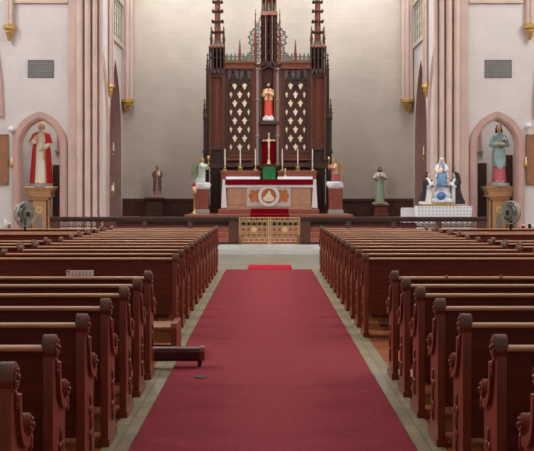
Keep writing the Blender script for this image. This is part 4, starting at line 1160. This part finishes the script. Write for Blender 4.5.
PR = [[(-.155, 0, 1.355), (-.2, -.16, 1.16), (-.03, -.32, 1.3), (.1, -.3, .5), (1, 0, 0)], [(.155, 0, 1.355), (.2, -.16, 1.16), (.03, -.32, 1.3), (-.1, -.3, .5), (-1, 0, 0)]]
statue('kneeling figure in white habit and black cloak, left of the globe', (X(427.6, d), d + .02, zb2), Z(171.5, d) - zb2, math.radians(48), 'kneel', 'robe_ivory', arms=PR, mantle=('robe_black', 1.15, 1.16, .1), long=False, turn=.2)
statue('kneeling figure in black veil and black cloak, right of the globe', (X(455.6, d), d + .04, zb2), Z(171.5, d) - zb2, math.radians(-62), 'kneel', 'robe_ivory', arms=PR, mantle=('robe_black', .8, 1.16, .0), hair=None, veil='robe_black', turn=-.2)
# little table with white cloth beside it
d = 33.6
x0, x1 = X(402, d), X(416.5, d)
d = 34.15
t = thing('side_table', 'small table under a plain white cloth, left of the dotted side altar', 'table', (X(410, d), d, .48)); h = 8.2 / F * d
H = Z(208, d) - .48
MB().box(-h, h, -.14, .14, H - .03, H).build('tabletop', 'pew_wood', t, smooth=False)
for a in (-1, 1):
    for b in (-1, 1): MB().box(a * (h - .04) - .02, a * (h - .04) + .02, b * .11 - .02, b * .11 + .02, 0, H - .03).build('leg', 'pew_wood', t, smooth=False)
MB().rings([[(cx_ * (h + .01 + g), cy_ * (.15 + g), zz) for cx_, cy_ in ((-1, -1), (1, -1), (1, 1), (-1, 1))] for zz, g in ((H + .008, 0), (H - .1, .004), (H - .45, .012))]).build('cloth', 'cloth', t, smooth=False)
# ================================================================ wall candle brackets on the sanctuary side walls
def bracket(label, x, y, z, s, n):
    t = thing('candle_bracket', label, 'sconce', (x, y, z))
    m = MB().lathe([(.0, -.2), (.03, -.15), (.015, -.08), (.05, -.02), (.06, .0), (.015, .02)], (s * -.12, 0, 0), 10).tube([(0, 0, -.1), (s * -.06, 0, -.14), (s * -.12, 0, -.05)], .014, 6)
    m.box(*sorted((0, s * -.02)), -.05, .05, -.25, .1)
    for i in range(1, n): m.tube([(s * -.12, 0, -.05), (s * -.12, -.14 * i, -.08), (s * -.12, -.2 * i, 0)], .012, 6); m.lathe([(.01, -.02), (.045, 0), (.01, .01)], (s * -.12, -.2 * i, 0), 8)
    m.build('arm', 'gold', t)
    for i in range(n): MB().tube([(s * -.12, -.2 * i, 0), (s * -.12, -.2 * i, .3 if i == 0 else .2)], [.026, .022], 8).build('candle', 'candle', t)
xw = XA + .3
bracket('gilded candle bracket with one candle high in the left sanctuary recess', X(110.5, 39.1), 39.0, Z(151, 39.1), -1, 1)
bracket('gilded triple candle bracket low in the left sanctuary recess', X(110.5, 39.1), 39.0, Z(191, 39.1), -1, 3)
bracket('gilded candle bracket with one candle in the right sanctuary recess', X(426.6, 39.1), 39.0, Z(155, 39.1), 1, 1)
# hanging shaft with corbel seen inside the niches
for px, py, w in ((57.5, 153, 'left'), (481, 154, 'right')):
    d = YF + 2.9
    t = thing('niche_shaft', 'thin dark shaft with stone corbel on the wall inside the %s niche' % w, 'column', (X(px, d), YF + 3.06, Z(py, d)))
    MB().tube([(0, 0, .1), (0, 0, 4.95 - Z(py, d))], .05, 8).build('shaft', 'mauve_stone', t)
    MB().lathe([(.02, -.06), (.06, -.02), (.11, .06), (.11, .1), (.04, .12)], n=10).build('corbel', 'lead', t)
# ================================================================ fans
def fan(label, px, py, d, rz, rad=.235):
    x = X(px, d); z = Z(py, d)
    t = thing('pedestal_fan', label, 'fan', (x, d, 0))
    MB().lathe([(.22, 0), (.22, .02), (.06, .05), (.025, .07)], n=20).build('base', 'black_metal', t)
    MB().tube([(0, 0, .05), (0, 0, z - .15)], [.028, .024], 10).build('pole', 'black_metal', t)
    R = Matrix.Translation((0, 0, z)) @ Matrix.Rotation(rz, 4, 'Z')
    MB().lathe([(.05, 0), (.07, .03), (.07, .16), (.04, .2)], n=14).xform(R @ Matrix.Rotation(-PI / 2, 4, 'X')).build('motor', 'black_metal', t)
    MB().tube([(0, 0, z - .17), (0, .02, z - .06)], .03, 8).build('neck', 'black_metal', t)
    cg = MB()
    for yy, rr in ((-.09, .1), (-.09, .05), (-.075, rad * .75), (-.03, rad), (.04, rad), (.07, rad * .7)):
        cg.tube([(rr * math.cos(k * PI / 14), yy, rr * math.sin(k * PI / 14)) for k in range(29)], 0.014 if rr == rad else .005, 5)
    for k in range(44):
        a = 2 * PI * k / 44; c, s = math.cos(a), math.sin(a)
        cg.tube([(.05 * c, -.095, .05 * s), (rad * .75 * c, -.075, rad * .75 * s), (rad * c, -.03, rad * s), (rad * c, .04, rad * s), (rad * .7 * c, .07, rad * .7 * s)], .003, 4)
    cg.xform(R).build('cage', 'fan_cage', t)
    MB().lathe([(.0, 0), (.05, .004), (.055, .014), (.0, .02)], n=16).xform(R @ Matrix.Translation((0, -.11, 0)) @ Matrix.Rotation(-PI / 2, 4, 'X')).build('badge', 'black_metal', t)
    for k in range(3):
        a = k * 2 * PI / 3
        b = MB().prism([(.04, -.03), (.12, -.09), (.2, -.07), (.21, .02), (.12, .05), (.04, .03)], lambda p, q, w: (p, w + .25 * q, q), -.004, .004)
        b.xform(R @ Matrix.Rotation(a, 4, 'Y')).build('blade', 'fan_blade', t, smooth=False)
    return t
fan('round metal pedestal fan in front of the left niche', 25, 214, 22.95, math.radians(53), .245)
fan('round metal pedestal fan in front of the right niche', 510.5, 212.5, 22.95, math.radians(-54), .235)
# small votives on the far pew at the edges
def votive(label, px, py, d, m, h=.16, r=.045):
    t = thing('votive_candle', label, 'candle', (X(px, d), d, Z(py, d)))
    MB().lathe([(r * .7, 0), (r, .02), (r * 1.05, h * .7), (r * .95, h * .7)], n=12).build('cup', m, t)
    MB().tube([(0, 0, h * .3), (0, 0, h)], [r * .6, r * .5], 8).build('wax', 'candle', t)
# a low stand at each side carries them
for s, w, a, b in ((-1, 'left', -2, 13), (1, 'right', 518, 538)):
    d = 30.0; x0, x1 = X(a, d), X(b, d); z1 = Z(228.5, d)
    t = thing('votive_stand', 'low dark stand for votive candles at the %s end of the pews' % w, 'stand', ((x0 + x1) / 2, d, 0)); h = (x1 - x0) / 2
    MB().box(-h, h, -.15, .15, z1 - .05, z1).build('top', 'dark_wood', t, bevel=.005)
    for i in (-1, 1): MB().box(i * (h - .03) - .03, i * (h - .03) + .03, -.13, .13, 0, z1 - .05).build('leg', 'dark_wood', t, smooth=False)
votive('white votive candle on the stand at far left', 5.2, 228.5, 30.0, 'cloth', .26, .05)
votive('dark glass votive candle beside the white one at far left', 9.3, 228.5, 30.0, 'lead', .17, .045)
votive('red glass votive candle right of the fan', 523.3, 228.5, 30.0, 'red_glass', .11, .05)
votive('dark votive holder between the red and white candles at right', 529.6, 228.5, 30.0, 'black_metal', .18, .04)
votive('white and red votive candle at the far right edge', 533, 228.5, 30.0, 'cloth', .11, .05)
# ================================================================ LIGHT
def area(name, loc, rot, sx, sy, e, col=(.95, .98, 1)):
    l = bpy.data.lights.new(name, 'AREA'); l.shape = 'RECTANGLE'; l.size = sx; l.size_y = sy; l.energy = e; l.color = col
    o = bpy.data.objects.new(name, l); C.objects.link(o); o.location = loc; o.rotation_euler = rot
    return o
for s in (-1, 1):      # tall nave windows, daylight
    for y, e in ((2, 170), (9, 350), (16, 1050), (22, 1050), (28, 700)):
        area('nave_window_light', (s * (XS - .1), y, 9.5), (0, s * math.radians(68), 0), 5, 2.6, e)
for s in (-1, 1):      # sanctuary windows
    area('sanctuary_window_light', (s * (XA - .3), 38.2, 10.5), (0, s * math.radians(62), 0), 5, 4, 900, (.94, .98, 1))
for s in (-1, 1):      # fill light added inside each niche chapel, no fixture there
    l = bpy.data.lights.new('niche_fill_light', 'POINT'); l.energy = 42; l.shadow_soft_size = .3; l.color = (1, .99, .97)
    o = bpy.data.objects.new('niche_fill_light', l); C.objects.link(o); o.location = (s * NX, YF + 1.2, 4.6)
w = bpy.data.worlds.new('World'); bpy.context.scene.world = w; w.use_nodes = True
w.node_tree.nodes['Background'].inputs[0].default_value = (.9, .93, 1, 1); w.node_tree.nodes['Background'].inputs[1].default_value = .3
# ================================================================ CAMERA
cam = bpy.data.cameras.new('Camera'); co = bpy.data.objects.new('Camera', cam); C.objects.link(co)
cam.sensor_fit = 'HORIZONTAL'; cam.sensor_width = 36; cam.lens = F / 534 * 36
cam.shift_y = -32.5 / 534
co.location = (CX, 0, CZ); co.rotation_euler = (PI / 2, 0, 0)
sc_ = bpy.context.scene
sc_.camera = co
vs = sc_.view_settings; vs.view_transform = 'Standard'; vs.look = 'None'; vs.gamma = 1; vs.use_curve_mapping = False; vs.exposure = 0.0
sc_.cycles.max_bounces = 6; sc_.cycles.diffuse_bounces = 4
